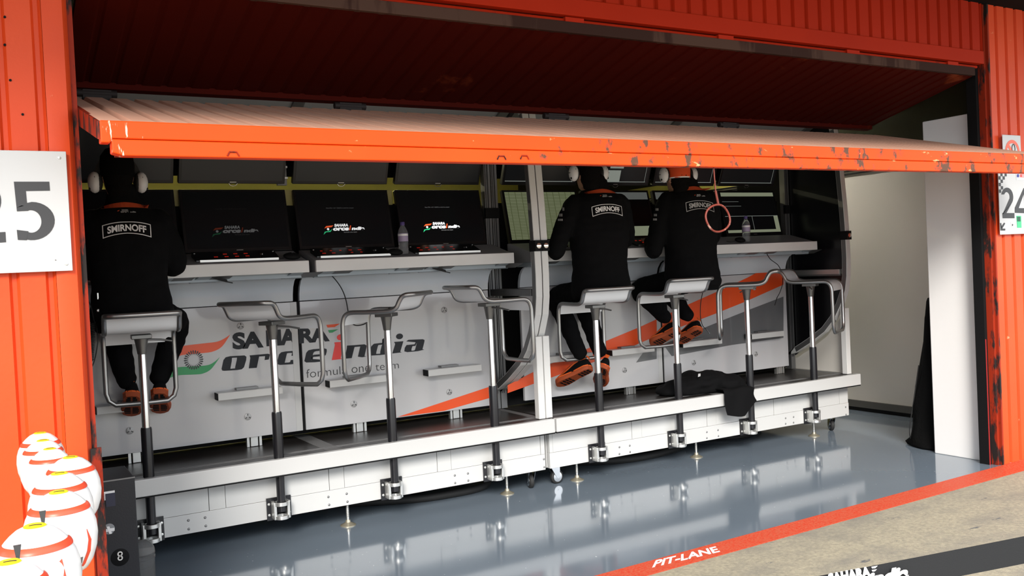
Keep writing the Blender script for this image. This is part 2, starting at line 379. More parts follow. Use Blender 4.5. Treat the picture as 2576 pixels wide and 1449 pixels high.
# ============================================================ numbered signs
s25 = thing('garage_sign', 'white metal sign with dark digits 25 on the left orange pillar', 'sign', (0.1, 3.70, 1.56))
MB().box(-0.22, 0.319, 3.700, 3.708, 1.565, 1.998).build('sign_plate', m_signw, s25, bevel=0.002)
five = quadmap([onY(40, 607, 3.698), onY(141, 597, 3.698), onY(130, 457, 3.698), onY(24, 457, 3.698)])
def digit(mb, fn, name):
    def arc(c, rx, ry, a0, a1, n=18): return [(c[0]+rx*math.cos(math.radians(a0+(a1-a0)*i/n)), c[1]+ry*math.sin(math.radians(a0+(a1-a0)*i/n))) for i in range(n+1)]
    def strip(o, i):
        n = len(o)
        mb.add([fn(*p) for p in o]+[fn(*p) for p in i], [(k, k+1, n+k+1, n+k) for k in range(n-1)])
    if name == '5':
        mb.poly([fn(*p) for p in ((0.10, 1.0), (0.94, 1.0), (0.94, 0.84), (0.36, 0.84), (0.36, 0.60), (0.10, 0.56))])
        strip([(0.10, 0.50), (0.10, 0.56), (0.36, 0.635)]+arc((0.46, 0.32), 0.54, 0.33, 88, -112), [(0.16, 0.50), (0.36, 0.50), (0.40, 0.51)]+arc((0.42, 0.315), 0.25, 0.195, 88, -112))
        mb.poly([fn(*p) for p in ((0.05, 0.02), (0.27, 0.0), (0.33, 0.15), (0.05, 0.19))])
    if name == '2':
        strip(arc((0.46, 0.70), 0.46, 0.30, 165, -32), arc((0.42, 0.70), 0.22, 0.155, 150, -28))
        mb.poly([fn(*p) for p in ((0.61, 0.63), (0.85, 0.54), (0.34, 0.17), (0.02, 0.15), (0.02, 0.12))])
        mb.poly([fn(*p) for p in ((0.02, 0.0), (0.98, 0.0), (0.98, 0.17), (0.02, 0.17))])
    if name == '4':
        mb.poly([fn(*p) for p in ((0.58, 0), (0.80, 0), (0.80, 1), (0.58, 1))])
        mb.poly([fn(*p) for p in ((0.0, 0.20), (1.0, 0.20), (1.0, 0.36), (0.0, 0.36))])
        mb.poly([fn(*p) for p in ((0.0, 0.36), (0.24, 0.36), (0.62, 0.86), (0.58, 1.0))])
    return mb
digit(MB(), five, '5').build('digit_five', m_ink, s25)
two = quadmap([onY(-77, 616, 3.698), onY(17, 609, 3.698), onY(7, 457, 3.698), onY(-85, 457, 3.698)])
digit(MB(), two, '2').build('digit_two', m_ink, s25)
sc = MB()
for px, py in ((149, 397), (167, 664)):
    p = onY(px, py, 3.70); sc = MB().lathe([(0.006, 0), (0.005, 0.003), (0.0, 0.004)], p, (0, -1, 0), 12); sc.build('sign_screw', m_alu, s25, 40)
ar = MB(); q = lambda x, y: onY(x, y, 3.6985)
for a, b in (((117, 632), (141, 655)), ((141, 655), (126, 650)), ((141, 655), (137, 641))):
    A, B = q(*a), q(*b); d = (B-A).normalized(); n = V((-d.z, 0, d.x))*0.0012; ar.poly([A+n, B+n, B-n, A-n])
ar.build('scratched_arrow', mat('pale_grey_scratch', (0.5, 0.5, 0.5), 0.6), s25)

s24 = thing('garage_sign', 'white sign with digits 24 and a chequered corner on the right pillar', 'sign', (6.2, 3.70, 1.56))
sl, sr, zb, zt = 6.000, 6.40, 1.566, 2.005
MB().box(sl, sr, 3.700, 3.706, zb, zt).build('sign_plate', m_signw, s24, bevel=0.003)
for nm, qd in (('2', [(2522, 549), (2553, 549), (2551, 472), (2518, 472)]), ('4', [(2553, 551), (2596, 553), (2591, 473), (2553, 473)])):
    digit(MB(), quadmap([onY(x, y, 3.6985) for x, y in qd]), nm).build('digit_'+{'2': 'two', '4': 'four'}[nm], m_ink, s24)
ck = MB(); c = 0.0235
for i in range(4):
    for j in range(7):
        if (i+j) % 2 == 0 and i < (7-j)*0.62 and j < 7: 
            x0 = sl+i*c; z0 = zt-j*c*0.95; ck.poly([(x0, 3.6985, z0), (x0+c, 3.6985, z0), (x0+c, 3.6985, z0-c*.95), (x0, 3.6985, z0-c*.95)])
ck.build('chequer_print', m_ink, s24)
ap = MB(); q = lambda x, y: onY(x, y, 3.6985)
ap.poly([q(2526, 560), q(2529, 562), q(2521, 576), q(2518, 571)])
ap.poly([q(2516, 561), q(2519, 561), q(2521, 575), q(2529, 575), q(2529, 580), q(2517, 580)])
ap.build('arrow_print', m_ink, s24)
MB().poly([q(2557, 543), q(2569, 543), q(2570, 573), q(2559, 573)]).build('green_sticker', mat('green_sticker', (0.05, 0.45, 0.2), 0.5), s24)
MB().poly([onY(2559, 545, 3.697), onY(2567, 545, 3.697), onY(2567.5, 557, 3.697), onY(2559.5, 557, 3.697)]).build('dark_green_patch', mat('dark_green_sticker', (0.01, 0.08, 0.04), 0.5), s24)
MB().poly([q(2543, 559), q(2550, 561), q(2552, 571), q(2545, 573)]).build('white_sticker', m_inkw, s24)
MB().poly([onY(2546, 563, 3.697), onY(2549, 564, 3.697), onY(2548.5, 568, 3.697), onY(2546, 569, 3.697)]).build('dark_spot_print', m_ink, s24)
MB().poly([q(2556, 437), q(2600, 437), q(2600, 453), q(2557, 453)]).build('red_white_sticker', m_inkw, s24)
MB().poly([onY(2558, 438, 3.697), onY(2564, 438, 3.697), onY(2564, 446, 3.697), onY(2558, 446, 3.697)]).build('blue_square_print', mat('blue_print', (0.02, 0.03, 0.25), 0.4), s24)
text_into(MB(), 'EE', quadmap([onY(2566, 446, 3.697), onY(2598, 446, 3.697), onY(2598, 438, 3.697), onY(2566, 438, 3.697)]), 0.03).build('red_lettering', m_inkr, s24)
ns = thing('prohibition_sign', 'small white notice with an orange ring above the 24 sign', 'sign', (6.17, 3.70, 2.03))
MB().box(6.065, 6.275, 3.701, 3.706, 2.03, 2.243).build('sign_plate', m_signw, ns, bevel=0.006)
rg = MB(); cx, cz = 6.172, 2.125; N = 40
rg.add([(cx+r*math.cos(2*math.pi*i/N), 3.6995, cz+r*math.sin(2*math.pi*i/N)) for r in (0.085, 0.062) for i in range(N)], [(i, (i+1) % N, N+(i+1) % N, N+i) for i in range(N)])
a = math.radians(-45); d = V((math.cos(a), 0, math.sin(a))); n = V((-d.z, 0, d.x))*0.012; cc = V((cx, 3.6993, cz))
rg.poly([cc-d*0.07+n, cc+d*0.07+n, cc+d*0.07-n, cc-d*0.07-n]); rg.build('ring_print', m_inko, ns)
MB().tube([(cx+.012+.018*math.cos(t), 3.699, cz+.025+.03*math.sin(t)) for t in [2*math.pi*i/16 for i in range(16)]], 0.0025, 6, True).build('symbol_print', m_ink, ns)

# ============================================================ pit wall stands (two castor units, end to end)
PY = 5.62          # front panel plane
m_deck = mat('dark_brown_deck_board', (0.030, 0.026, 0.024), 0.35, nz=(3, 0.4, (0.022, 0.020, 0.019)), bump=(90, 0.05))
m_strip = mat('grey_grip_strip', (0.13, 0.13, 0.13), 0.6)
m_rivet = mat('dull_rivet', (0.22, 0.22, 0.22), 0.4, 0.6)
m_fast = mat('dull_fastener', (0.36, 0.36, 0.36), 0.45, 0.2)
m_mast = mat('pale_grey_mast', (0.60, 0.60, 0.585), 0.4)
m_stile = mat('greyer_stile', (0.47, 0.47, 0.46), 0.4)
m_brass = mat('zinc_yellow_foot', (0.46, 0.42, 0.32), 0.35, 0.7)
m_recess = mat('blue_grey_recess', (0.30, 0.34, 0.37), 0.35)
m_slope = mat('grey_console_top', (0.24, 0.24, 0.245), 0.45, bump=(200, 0.05))
m_deskedge = mat('pale_desk_edge', (0.74, 0.73, 0.72), 0.5, nz=(9, 0.4, (0.70, 0.69, 0.68)))
ARC = [(5.85, .600), (5.72, .640), (5.574, .719), (5.402, .829), (5.30, .935), (5.228, 1.05), (5.170, 1.18), (5.148, 1.30), (5.142, 1.45), (5.146, 1.70), (5.156, 1.90), (5.178, 2.20), (5.22, 2.52), (5.30, 2.74)]
def fastener(mb, c, r=0.021):
    mb.lathe([(r, 0), (r, .004), (r*.85, .006), (0, .006)], c, (0, -1, 0), 16)
def add_fastener(root, c):
    mb = MB(); fastener(mb, c); f = mb.build('quarter_turn_fastener', m_fast, root, 40)
    s = MB()
    for k in range(3):
        a = math.radians(90+120*k); d = V((math.cos(a), 0, math.sin(a))); n = V((-d.z, 0, d.x))*0.0025; p = c+V((0, -.0068, 0))
        s.poly([p+d*.006+n, p+d*.018+n, p+d*.018-n, p+d*.006-n])
    s.build('slot', m_ink, f)

def masts(root, x, w=0.048, clamp=True):
    h = w/2
    MB().box(x-h, x+h, 5.180, 5.232, 0.488, 1.036).build('mast_foot', m_mast, root, bevel=0.003)
    pts = [V((x, y, z)) for y, z in ARC]
    a = MB(); rings = []
    for i, p in enumerate(pts):
        t = (pts[min(i+1, len(pts)-1)]-pts[max(i-1, 0)]).normalized(); n = V((0, t.z, -t.y))
        if i == 0: n = V((0, .45, -.9)).normalized()
        rings.append([p+V((-h, 0, 0))-n*0.0, p+V((h, 0, 0))-n*0.0, p+V((h, 0, 0))+n*.05, p+V((-h, 0, 0))+n*.05])
    ao = a.loft(rings).build('curved_mast', m_mast, root, bevel=0.003)
    sl_ = []  # dark strip: profile slot, with the side face's shade put into its colour
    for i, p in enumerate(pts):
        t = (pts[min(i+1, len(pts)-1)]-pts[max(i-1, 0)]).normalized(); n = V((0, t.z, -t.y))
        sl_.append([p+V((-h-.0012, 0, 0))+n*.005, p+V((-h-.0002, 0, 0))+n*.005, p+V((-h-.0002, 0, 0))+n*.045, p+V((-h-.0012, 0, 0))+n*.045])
    MB().loft(sl_[1:-1]).build('shaded_side_slot', m_alud, ao)
    pb = MB().box(x-h, x+h, 5.78, 5.84, 0.488, 2.75)
    po = pb.build('rear_post', m_alud, root, bevel=0.002)
    MB().box(x-.004, x+.004, 5.776, 5.781, 0.60, 2.70).box(x-h+.006, x-h+.010, 5.776, 5.781, 0.6, 2.7).build('post_groove', m_ink, po)
    MB().box(x-h+.004, x+h-.004, 5.222, 5.78, 1.305, 1.352).build('cross_beam', m_alud, root, bevel=0.002)
    MB().box(x-h-.004, x+h+.004, 5.772, 5.80, 1.86, 1.935).build('post_bracket', m_black, root)
    cp = MB().box(x-h-.002, x+h+.002, 5.128, 5.205, 1.600, 1.672).build('mast_clamp', m_black, root)
    MB().lathe([(.019, 0), (.019, .006), (.014, .009), (0, .009)], (x, 5.128, 1.636), (0, -1, 0), 14).build('clamp_bolt', m_chrome, cp, 40)
    lb_ = MB()
    for z in (1.27, 1.285): pass
    for dx in (-.012, .012): lb_.lathe([(.008, 0), (.006, .006), (0, .006)], (x+dx, 5.776, 1.27), (0, -1, 0), 10)
    lb_.build('post_bolt', m_rivet, po, 40)

def levelling_foot(root, p):
    z1 = 0.137
    s = MB().cyl((p.x, p.y, .03), (p.x, p.y, z1), .0085, 12)
    for k in range(7): s.lathe([(.0085, 0), (.0105, .003), (.0085, .006)], (p.x, p.y, .055+k*.010), (0, 0, 1), 12)
    f = s.build('levelling_foot', m_alu, root, 40)
    MB().lathe([(.047, 0), (.047, .004), (.030, .012), (.016, .020), (.014, .034), (0, .034)], (p.x, p.y, 0.0005), (0, 0, 1), 20).build('foot_disc', m_brass, f, 40)
def castor(root, p, yaw, brake=True):
    ca, sa = math.cos(yaw), math.sin(yaw); d = V((ca, sa, 0)); n = V((-sa, ca, 0)); R_w = .048; c = V((p.x, p.y, R_w+.0005))
    w = MB().lathe([(0, -.014), (.020, -.014), (.040, -.016), (R_w, -.010), (R_w, .010), (.040, .016), (.020, .014), (0, .014)], c, n, 24)
    f = MB()
    top = c+V((0, 0, .078))-d*.024
    for s_ in (-1, 1):
        o = n*.020*s_
        f.prism([c+o+d*.014, c+o-V((0, 0, .012)), c+o-d*.014, top+o-d*.035, top+o+d*.040], n*.003*s_)
    f.prism([top-d*.04-n*.03, top+d*.045-n*.03, top+d*.045+n*.03, top-d*.04+n*.03], (0, 0, .005))
    f.cyl(top+V((0, 0, .004)), top+V((0, 0, .012)), .024, 14)
    if brake: f.prism([top-n*.015+d*.03, top-n*.015+d*.085+V((0, 0, .004)), top+n*.015+d*.085+V((0, 0, .004)), top+n*.015+d*.03], (0, 0, .006))
    fo = f.build('castor', m_chrome, root, 40)
    wo = w.build('wheel', m_rubber, fo, 40)
    for s_ in (-1, 1): MB().lathe([(.034, 0), (.034, .003), (.012, .006), (0, .006)], c+n*.0145*s_, n*s_, 20).build('hub_disc', m_chrome, fo, 40)

def stand(idx, x0, x1, px0, seam, px1, dgap, dx1, label):
    root = thing('pit_wall_stand', label, 'pit stand', ((x0+x1)/2, 5.6, 0))
    # deck, edge rail
    half = (x0+x1)/2
    MB().box(x0+.01, half-.045, 5.15, 6.45, .440, .484).build('deck_board', m_deck, root)
    MB().box(half+.045, x1-.06, 5.15, 6.45, .440, .484).build('deck_board', m_deck, root)
    MB().box(half-.045, half+.045, 5.15, 6.45, .440, .4855).build('grip_strip', m_strip, root)
    MB().box(x1-.06, x1-.01, 5.15, 6.45, .440, .4855).build('grip_strip', m_strip, root)
    MB().box(x0+.02, x1-.06, 5.262, 5.280, .4838, .4865).build('grip_strip', m_strip, root)
    MB().box(x0+.02, x1-.06, 5.292, 5.298, .4838, .4865).build('grip_strip', m_strip, root)
    r = MB().box(x0, x1, 5.108, 5.148, .400, .490).build('edge_rail', m_aluw, root, bevel=0.004)
    MB().box(x0, x1, 5.112, 5.15, .392, .400).build('rail_seal', m_black, r)
    # skirt
    MB().box(x0+.012, x1-.012, 5.232, 5.262, .135, .240).build('skirt_beam', m_aluw, root, bevel=0.002)
    for xs0, xs1, kind in SK[idx]:
        if kind == 'p': MB().box(xs0+.0015, xs1-.0015, 5.236, 5.258, .2415, .440).build('skirt_panel', m_aluw, root)
        else: MB().box(xs0+.0015, xs1-.0015, 5.2335, 5.262, .2415, .440).build('skirt_stile', m_stile, root)
    MB().box(x0+.012, x1-.012, 5.262, 5.30, .138, .44).build('skirt_backing', m_ink, root)
    for xe in (x0+.014, x1-.014):
        MB().box(xe-.01, xe+.01, 5.265, 6.42, .138, .438).build('end_skirt', m_aluw, root)
    MB().box(x0+.03, x1-.03, 6.36, 6.40, .14, .44).build('rear_skirt', m_black, root)
    for px, py in RV[idx]:
        p = onY(px, py, 5.232); MB().lathe([(.0075, 0), (.0065, .0025), (.003, .004), (0, .004)], p, (0, -1, 0), 10).build('rivet', m_rivet, root, 50)
    # lower panels, cowls
    for k, (a, b) in enumerate(((px0, seam-.010), (seam+.010, px1))):
        MB().box(a, b, PY, PY+.025, .548, 1.352).build('front_panel', m_panel, root, bevel=0.003)
        a2 = a; b2 = b-(.0 if k else .022)
        prof = [(PY, 1.357), (PY-.006, 1.40), (PY-.022, 1.445), (PY-.052, 1.482), (PY-.085, 1.500)]
        n = len(prof); mb = MB()
        rings = [[V((a2, y, z)), V((b2, y, z)), V((b2, y+.03, z-.004)), V((a2, y+.03, z-.004))] for y, z in prof]
        mb.loft(rings).build('cowl', m_cowl, root, 50)
    MB().box(seam-.008, seam+.008, PY+.008, PY+.03, .548, 1.352).build('seam_gap', m_black, root)
    MB().box(seam-.050, seam-.011, PY-.0015, PY+.002, .550, 1.350).build('seam_strip', m_aluw, root)
    MB().box(x0+.06, x1-.08, 5.85, 5.87, .49, 1.60).build('inner_backing', m_black, root)
    for px in PP[idx]:
        x = onZ(px[0], px[1], .487).x
        MB().box(x-.022, x+.022, PY+.03, PY+.058, .486, .62).build('panel_post', m_alu, root, bevel=0.002)
        MB().box(x-.045, x-.03, PY+.03, PY+.058, .486, .62).box(x+.03, x+.045, PY+.03, PY+.058, .486, .62).build('panel_post', m_alu, root)
    for q in FB[idx]:
        p0, p1 = onY(q[0], q[1], 5.52), onY(q[2], q[3], 5.52); z = FBZ(q)
        fb = MB().box(p0.x, p1.x, 5.52, 5.60, z-.022, z+.022).build('foot_bar', m_aluw, root, bevel=0.003)
        MB().box(p0.x+.12, p0.x+.25, 5.57, PY-.001, z+.0225, z+.034).build('bar_bracket', m_alud, fb)
        MB().box(p0.x-.004, p0.x-.0005, 5.522, 5.598, z-.02, z+.02).build('bar_end_cap', m_black, fb)
    for px, py in FS[idx]: add_fastener(root, onY(px, py, PY-.0005))
    # desk and console
    for k, (a, b) in enumerate(((px0-.02, dgap[0]), (dgap[1], dx1))):
        e = MB().box(a, b, 5.40, 5.425, 1.530, 1.602).build('desk_edge', m_deskedge, root, bevel=0.004)
        MB().prism([(a+.004, 5.425, 1.532), (a+.004, 5.425, 1.600), (a+.004, 5.70, 1.672), (a+.004, 5.74, 1.672), (a+.004, 5.74, 1.532)], (b-a-.008, 0, 0)).build('console_top', m_slope, root)
        MB().box(a+.03, b-.03, 5.47, 5.66, 1.501, 1.531).build('under_shelf', m_recess, root)
        L = b-a
        for t in (.04, .40, .55, .93):
            xx = a+L*t
            MB().prism([(xx, 5.43, 1.530), (xx+.07, 5.43, 1.530), (xx+.11, 5.43+.085, 1.496), (xx-.04, 5.43+.085, 1.496)], (0, .012, .004)).build('desk_bracket', m_recess, root)
            MB().prism([(xx+.075, 5.432, 1.529), (xx+.19, 5.432, 1.529), (xx+.165, 5.432+.07, 1.500), (xx+.05, 5.432+.07, 1.500)], (0, .006, .002)).build('desk_gusset', m_alud, root)
    MB().box(x0+.05, x1-.05, 5.90, 5.93, 1.55, 1.98).build('monitor_back_rail', m_black, root)
    MB().box(px0, px1+.06, 5.97, 6.0, 2.17, 2.72).build('upper_back_panel', m_black, root)
    # canopy hood with dark ribs
    hood = [(5.76, 2.47), (5.60, 2.53), (5.42, 2.62), (5.30, 2.73), (5.28, 2.80)]
    nn = 4; xs = [x0+.05+(x1-x0-.10)*i/2 for i in range(3)]
    for i in range(2):
        a, b = xs[i]+.03, xs[i+1]-.03
        MB().loft([[V((a, y, z)), V((b, y, z)), V((b, y+.012, z+.012)), V((a, y+.012, z+.012))] for y, z in hood]).build('hood_panel', m_grey, root, 50)
    for x in xs:
        MB().loft([[V((x-.035, y-.014, z-.012)), V((x+.035, y-.014, z-.012)), V((x+.035, y+.02, z+.02)), V((x-.035, y+.02, z+.02))] for y, z in hood]).build('hood_rib', m_alud, root, 50)
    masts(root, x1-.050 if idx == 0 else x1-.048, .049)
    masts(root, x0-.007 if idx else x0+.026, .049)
    return root

# measured joints along each unit
def X(px, py, y=5.232): return onY(px, py, y).x
SK = {0: [(.302, X(150, 1300), 'p'), (X(150, 1300), X(230, 1290), 's'), (X(230, 1290), X(525, 1250), 'p'), (X(525, 1250), X(567, 1245), 's'), (X(567, 1245), X(828, 1205), 'p'), (X(828, 1205), X(866, 1199), 's'),
          (X(866, 1199), X(1100, 1165), 'p'), (X(1100, 1165), X(1135, 1158), 's'), (X(1135, 1158), X(1360, 1125), 'p'), (X(1360, 1125), 3.257, 's')],
      1: [(3.293, X(1391, 1120), 's'), (X(1391, 1120), X(1590, 1090), 'p'), (X(1590, 1090), X(1615, 1085), 's'), (X(1615, 1085), X(1779, 1060), 'p'), (X(1779, 1060), X(1802, 1055), 's'), (X(1802, 1055), X(1947, 1030), 'p'),
          (X(1947, 1030), X(1968, 1028), 's'), (X(1968, 1028), X(2112, 1005), 'p'), (X(2112, 1005), 6.262, 's')]}
RV = {0: [(474, 1309), (516, 1302), (475, 1331), (518, 1323), (826, 1250), (872, 1242), (828, 1270), (874, 1262), (1144, 1196), (1177, 1191), (1145, 1215), (1178, 1209), (1368, 1155), (1369, 1175)],
      1: [(1558, 1125), (1584, 1121), (1558, 1142), (1585, 1137), (1778, 1087), (1806, 1082), (1778, 1102), (1807, 1097), (1976, 1052), (1996, 1049), (1976, 1066), (1996, 1063), (2127, 1024), (2128, 1043)]}
PP = {0: [(332, 1150), (622, 1112), (885, 1078), (1125, 1046)], 1: [(1566, 988), (1920, 935)]}
FS = {0: [(327, 1083), (623, 1048), (605, 820), (890, 1016), (1130, 986), (1117, 780)], 1: [(1571, 931), (1745, 912), (1901, 890), (1897, 724)]}
FB = {0: [(243, 1033, 392, 1020), (549, 999, 712, 982), (830, 967, 990, 950), (1078, 939, 1212, 925)], 1: [(1382, 903, 1492, 897), (1541, 889, 1647, 877), (1719, 869, 1817, 857), (1892, 848, 1973, 838)]}
def FBZ(q): return 0.5*(onY(q[0], q[1], 5.52).z+onY(q[2], q[3], 5.52).z)
LFEET = {0: [(877, 1322), (1276, 1242)], 1: [(1452, 1208), (1752, 1150), (2048, 1097)]}

stA = stand(0, .285, 3.268, .36, 1.742, 3.092, (1.755, 1.797), 3.188, 'nearer grey pit wall stand with the large team logo on its front panels')
stB = stand(1, 3.281, 6.277, 3.352, 4.625, 6.0, (4.725, 4.765), 6.158, 'farther grey pit wall stand with orange diagonal stripe and black right end')
for i, st in ((0, stA), (1, stB)):
    for q in LFEET[i]:
        p = onZ(q[0], q[1], 0); p.y = max(p.y, 5.285); levelling_foot(st, p)
castor(stA, V((3.20, 5.345, 0)), math.radians(75), False); castor(stB, V((3.405, 5.335, 0)), math.radians(2)); castor(stB, V((6.19, 5.36, 0)), math.radians(62), False)
castor(stA, V((3.15, 6.25, 0)), 0.3, False); castor(stB, V((5.55, 6.2, 0)), 1.0, False)

# far end of the far stand: black infill above the arc, grey below
aa = [V((6.268, y+.045, z)) for y, z in ARC]
MB().prism([V((6.262, 5.86, .62))]+[V((6.262, y+.048, z+.0)) for y, z in ARC[1:]]+[V((6.262, 5.86, 2.74))], (.008, 0, 0)).build('black_end_panel', m_blackgl, stB)
MB().prism([V((6.262, 5.80, .49)), V((6.262, 5.236, .49)), V((6.262, 5.236, 1.0))]+[V((6.262, y+.03, z-.045)) for y, z in ARC[4:0:-1]]+[V((6.262, 5.80, .57))], (.008, 0, 0)).build('grey_end_panel', m_side, stB)
MB().box(6.20, 6.25, 5.22, 5.78, 1.318, 1.36).build('end_beam', m_alu, stB, bevel=.003)
bl = MB()
for y, z in ((5.30, 1.005), (5.335, .925), (5.345, .895)): bl.lathe([(.011, 0), (.009, .004), (0, .004)], (6.225, y-.03, z+.0), (-1, 0, 0), 10)
bl.build('bracket_bolt', m_rivet, stB, 40)

MB().box(6.262, 6.270, 5.861, 6.42, .49, 2.74).build('rear_side_panel', m_black, stB)
# ---- panel graphics
G = PY-.0012
def px_poly(pts, y=G): return [onY(x, y_, y) for x, y_ in pts]
def z2(x, y): return (400+x/3.578, 780+y/3.578)
pa = [c for c in stA.children if c.name.startswith('front_panel')]
pbn = [c for c in stB.children if c.name.startswith('front_panel')]
def ribbon(top, bot, n=6):
    """strip between two pixel polylines (same count), smoothed"""
    mb = MB()
    def sm(P):
        out = []
        for i in range(len(P)-1):
            p0 = P[max(i-1, 0)]; p1 = P[i]; p2 = P[i+1]; p3 = P[min(i+2, len(P)-1)]
            for k in range(n):
                t = k/n; out.append(tuple(0.5*((2*p1[j])+(-p0[j]+p2[j])*t+(2*p0[j]-5*p1[j]+4*p2[j]-p3[j])*t*t+(-p0[j]+3*p1[j]-3*p2[j]+p3[j])*t**3) for j in (0, 1)))
        out.append(P[-1]); return out
    a = px_poly([z2(*p) for p in sm(top)]); b = px_poly([z2(*p) for p in sm(bot)]); k = len(a)
    return mb.add(a+b, [(i, i+1, k+i+1, k+i) for i in range(k-1)])
ribbon([(75, 490), (105, 405), (160, 345), (220, 322), (400, 300), (520, 285), (590, 255), (640, 220)], [(75, 491), (120, 450), (170, 420), (225, 403), (390, 388), (490, 372), (570, 325), (640, 222)]).build('orange_swoosh', m_inko, pa[0])
ribbon([(30, 655), (60, 575), (125, 527), (190, 513), (330, 505), (440, 495), (500, 465), (546, 425)], [(30, 660), (90, 615), (140, 597), (200, 585), (330, 580), (400, 570), (470, 530), (546, 427)]).build('green_swoosh', m_inkg, pa[0])
sb = MB(); c = onY(*z2(312, 449), G-.0008); Rx = (onY(*z2(402, 449), G).x-onY(*z2(222, 449), G).x)/2; Rz = (onY(*z2(312, 359), G).z-onY(*z2(312, 539), G).z)/2
for i in range(24):
    a = 2*math.pi*i/24; pr = []
    for r, da in ((.50, 0), (.68, .075), (.86, .075), (.83, .135), (1.02, 0), (.83, -.135), (.86, -.075), (.68, -.075)):
        pr.append(c+V((Rx*r*math.cos(a+da), 0, Rz*r*math.sin(a+da))))
    sb.poly(pr)
sb.build('sunburst_print', m_ink, pa[0])
def word(name, s, q, m, parent, bold=.03, y=G, space=1.0):
    """lettering inside four measured corners (bl, br, tr, tl)"""
    mb = MB(); text_into(mb, s, quadmap([onY(*z2(*p), y) for p in q]), bold, space); return mb.build(name, m, parent)
word('dark_lettering', 'SA', [(663, 358), (943, 338), (937, 188), (659, 203)], m_inkb, pa[0], .05, space=.94)
word('dark_lettering', 'HA', [(968, 327), (1250, 308), (1240, 163), (962, 182)], m_inkb, pa[0], .05, space=.94)
word('dark_lettering', 'RA', [(1262, 302), (1538, 280), (1522, 143), (1256, 162)], m_inkb, pa[1], .05, space=.94)
def slab(parent, name, m, shapes):
    mb = MB()
    for sh in shapes: mb.poly(px_poly([z2(*p) for p in sh]))
    return mb.build(name, m, parent)
def rr_ring(o, i):   # letter with a counter: outer and inner polylines with equal counts
    return px_poly([z2(*p) for p in o]), px_poly([z2(*p) for p in i])
def ring_letter(parent, name, m, o, i, closed=True):
    a, b = rr_ring(o, i); k = len(a); mb = MB()
    mb.add(a+b, [(j, (j+1) % k, k+(j+1) % k, k+j) for j in range(k if closed else k-1)]); return mb.build(name, m, parent)
# heavy slanted letters: o r c e | n d i a
ring_letter(pa[0], 'dark_letter', m_inkb, [(563, 530), (580, 450), (600, 425), (640, 415), (770, 408), (787, 420), (785, 450), (765, 515), (745, 533), (705, 540), (590, 547), (570, 545)],
            [(643, 525), (655, 460), (657, 432), (660, 430), (700, 428), (702, 430), (700, 450), (686, 510), (685, 524), (684, 525), (645, 528), (643, 527)])
slab(pa[0], 'dark_letter', m_inkb, [[(815, 408), (905, 400), (880, 520), (808, 525), (822, 430)], [(905, 400), (980, 393), (1000, 398), (988, 445), (950, 450), (955, 415), (902, 418)]])
ring_letter(pa[0], 'dark_letter', m_inkb, [(1238, 445), (1235, 482), (1195, 488), (1090, 494), (1065, 488), (1062, 470), (1080, 400), (1100, 380), (1140, 372), (1230, 366), (1240, 372), (1232, 410)],
            [(1185, 450), (1180, 468), (1165, 472), (1135, 474), (1132, 474), (1133, 468), (1147, 410), (1152, 390), (1165, 387), (1195, 385), (1197, 388), (1192, 412)], False)
ring_letter(pa[1], 'dark_letter', m_inkb, [(1500, 410), (1430, 418), (1388, 422), (1384, 440), (1440, 452), (1492, 447), (1478, 462), (1400, 470), (1325, 472), (1308, 460), (1325, 385), (1345, 362), (1390, 352), (1490, 345), (1510, 352), (1510, 375), (1500, 408)],
            [(1445, 398), (1395, 402), (1380, 408), (1372, 420), (1370, 440), (1372, 448), (1376, 452), (1374, 452), (1372, 452), (1371, 448), (1390, 385), (1400, 375), (1415, 370), (1445, 367), (1452, 368), (1452, 375), (1447, 395)], False)
ri = MB(); cc_ = onY(*z2(1637, 245), G); rx = (onY(*z2(1674, 245), G).x-onY(*z2(1600, 245), G).x)/2; rz = (onY(*z2(1637, 218), G).z-onY(*z2(1637, 274), G).z)/2
ri.poly([cc_+V((rx*math.cos(t), 0, rz*math.sin(t))) for t in [2*math.pi*i/24 for i in range(24)]])
ri.poly(px_poly([z2(*p) for p in [(1577, 291), (1666, 283), (1636, 432), (1650, 440), (1555, 451), (1583, 312)]])); ri.build('red_letter', m_inkr, pa[1])
slab(pa[1], 'dark_letter', m_inkb, [[(1692, 320), (1765, 315), (1735, 432), (1672, 438), (1690, 345)], [(1765, 315), (1850, 308), (1868, 318), (1868, 335), (1850, 415), (1868, 418), (1830, 425), (1790, 420), (1812, 328), (1760, 333)]])
ring_letter(pa[1], 'dark_letter', m_inkb, [(2090, 245), (2075, 320), (2058, 388), (2072, 396), (2000, 404), (1912, 410), (1893, 402), (1895, 380), (1912, 325), (1935, 303), (2010, 295), (2020, 292), (2025, 270), (2010, 262), (2030, 250)],
            [(2010, 312), (2005, 320), (1992, 375), (1992, 392), (1980, 393), (1965, 394), (1955, 394), (1956, 380), (1970, 325), (1975, 315), (1995, 313), (2005, 312), (2008, 312), (2008, 312), (2009, 312)])
di = MB(); cc_ = onY(*z2(2165, 237), G); di.poly([cc_+V((rx*.92*math.cos(t), 0, rz*.95*math.sin(t))) for t in [2*math.pi*i/24 for i in range(24)]])
di.poly(px_poly([z2(*p) for p in [(2115, 287), (2200, 280), (2172, 375), (2186, 381), (2100, 391), (2126, 305)]])); di.build('dark_letter', m_inkb, pa[1])
ring_letter(pa[1], 'dark_letter', m_inkb, [(2225, 282), (2245, 268), (2375, 262), (2391, 270), (2388, 290), (2372, 352), (2388, 356), (2330, 370), (2235, 379), (2208, 372), (2212, 340), (2228, 315), (2300, 308), (2310, 290)],
            [(2320, 280), (2318, 283), (2315, 285), (2318, 288), (2320, 300), (2305, 355), (2300, 362), (2295, 364), (2275, 366), (2272, 364), (2273, 350), (2282, 325), (2308, 322), (2318, 300)])
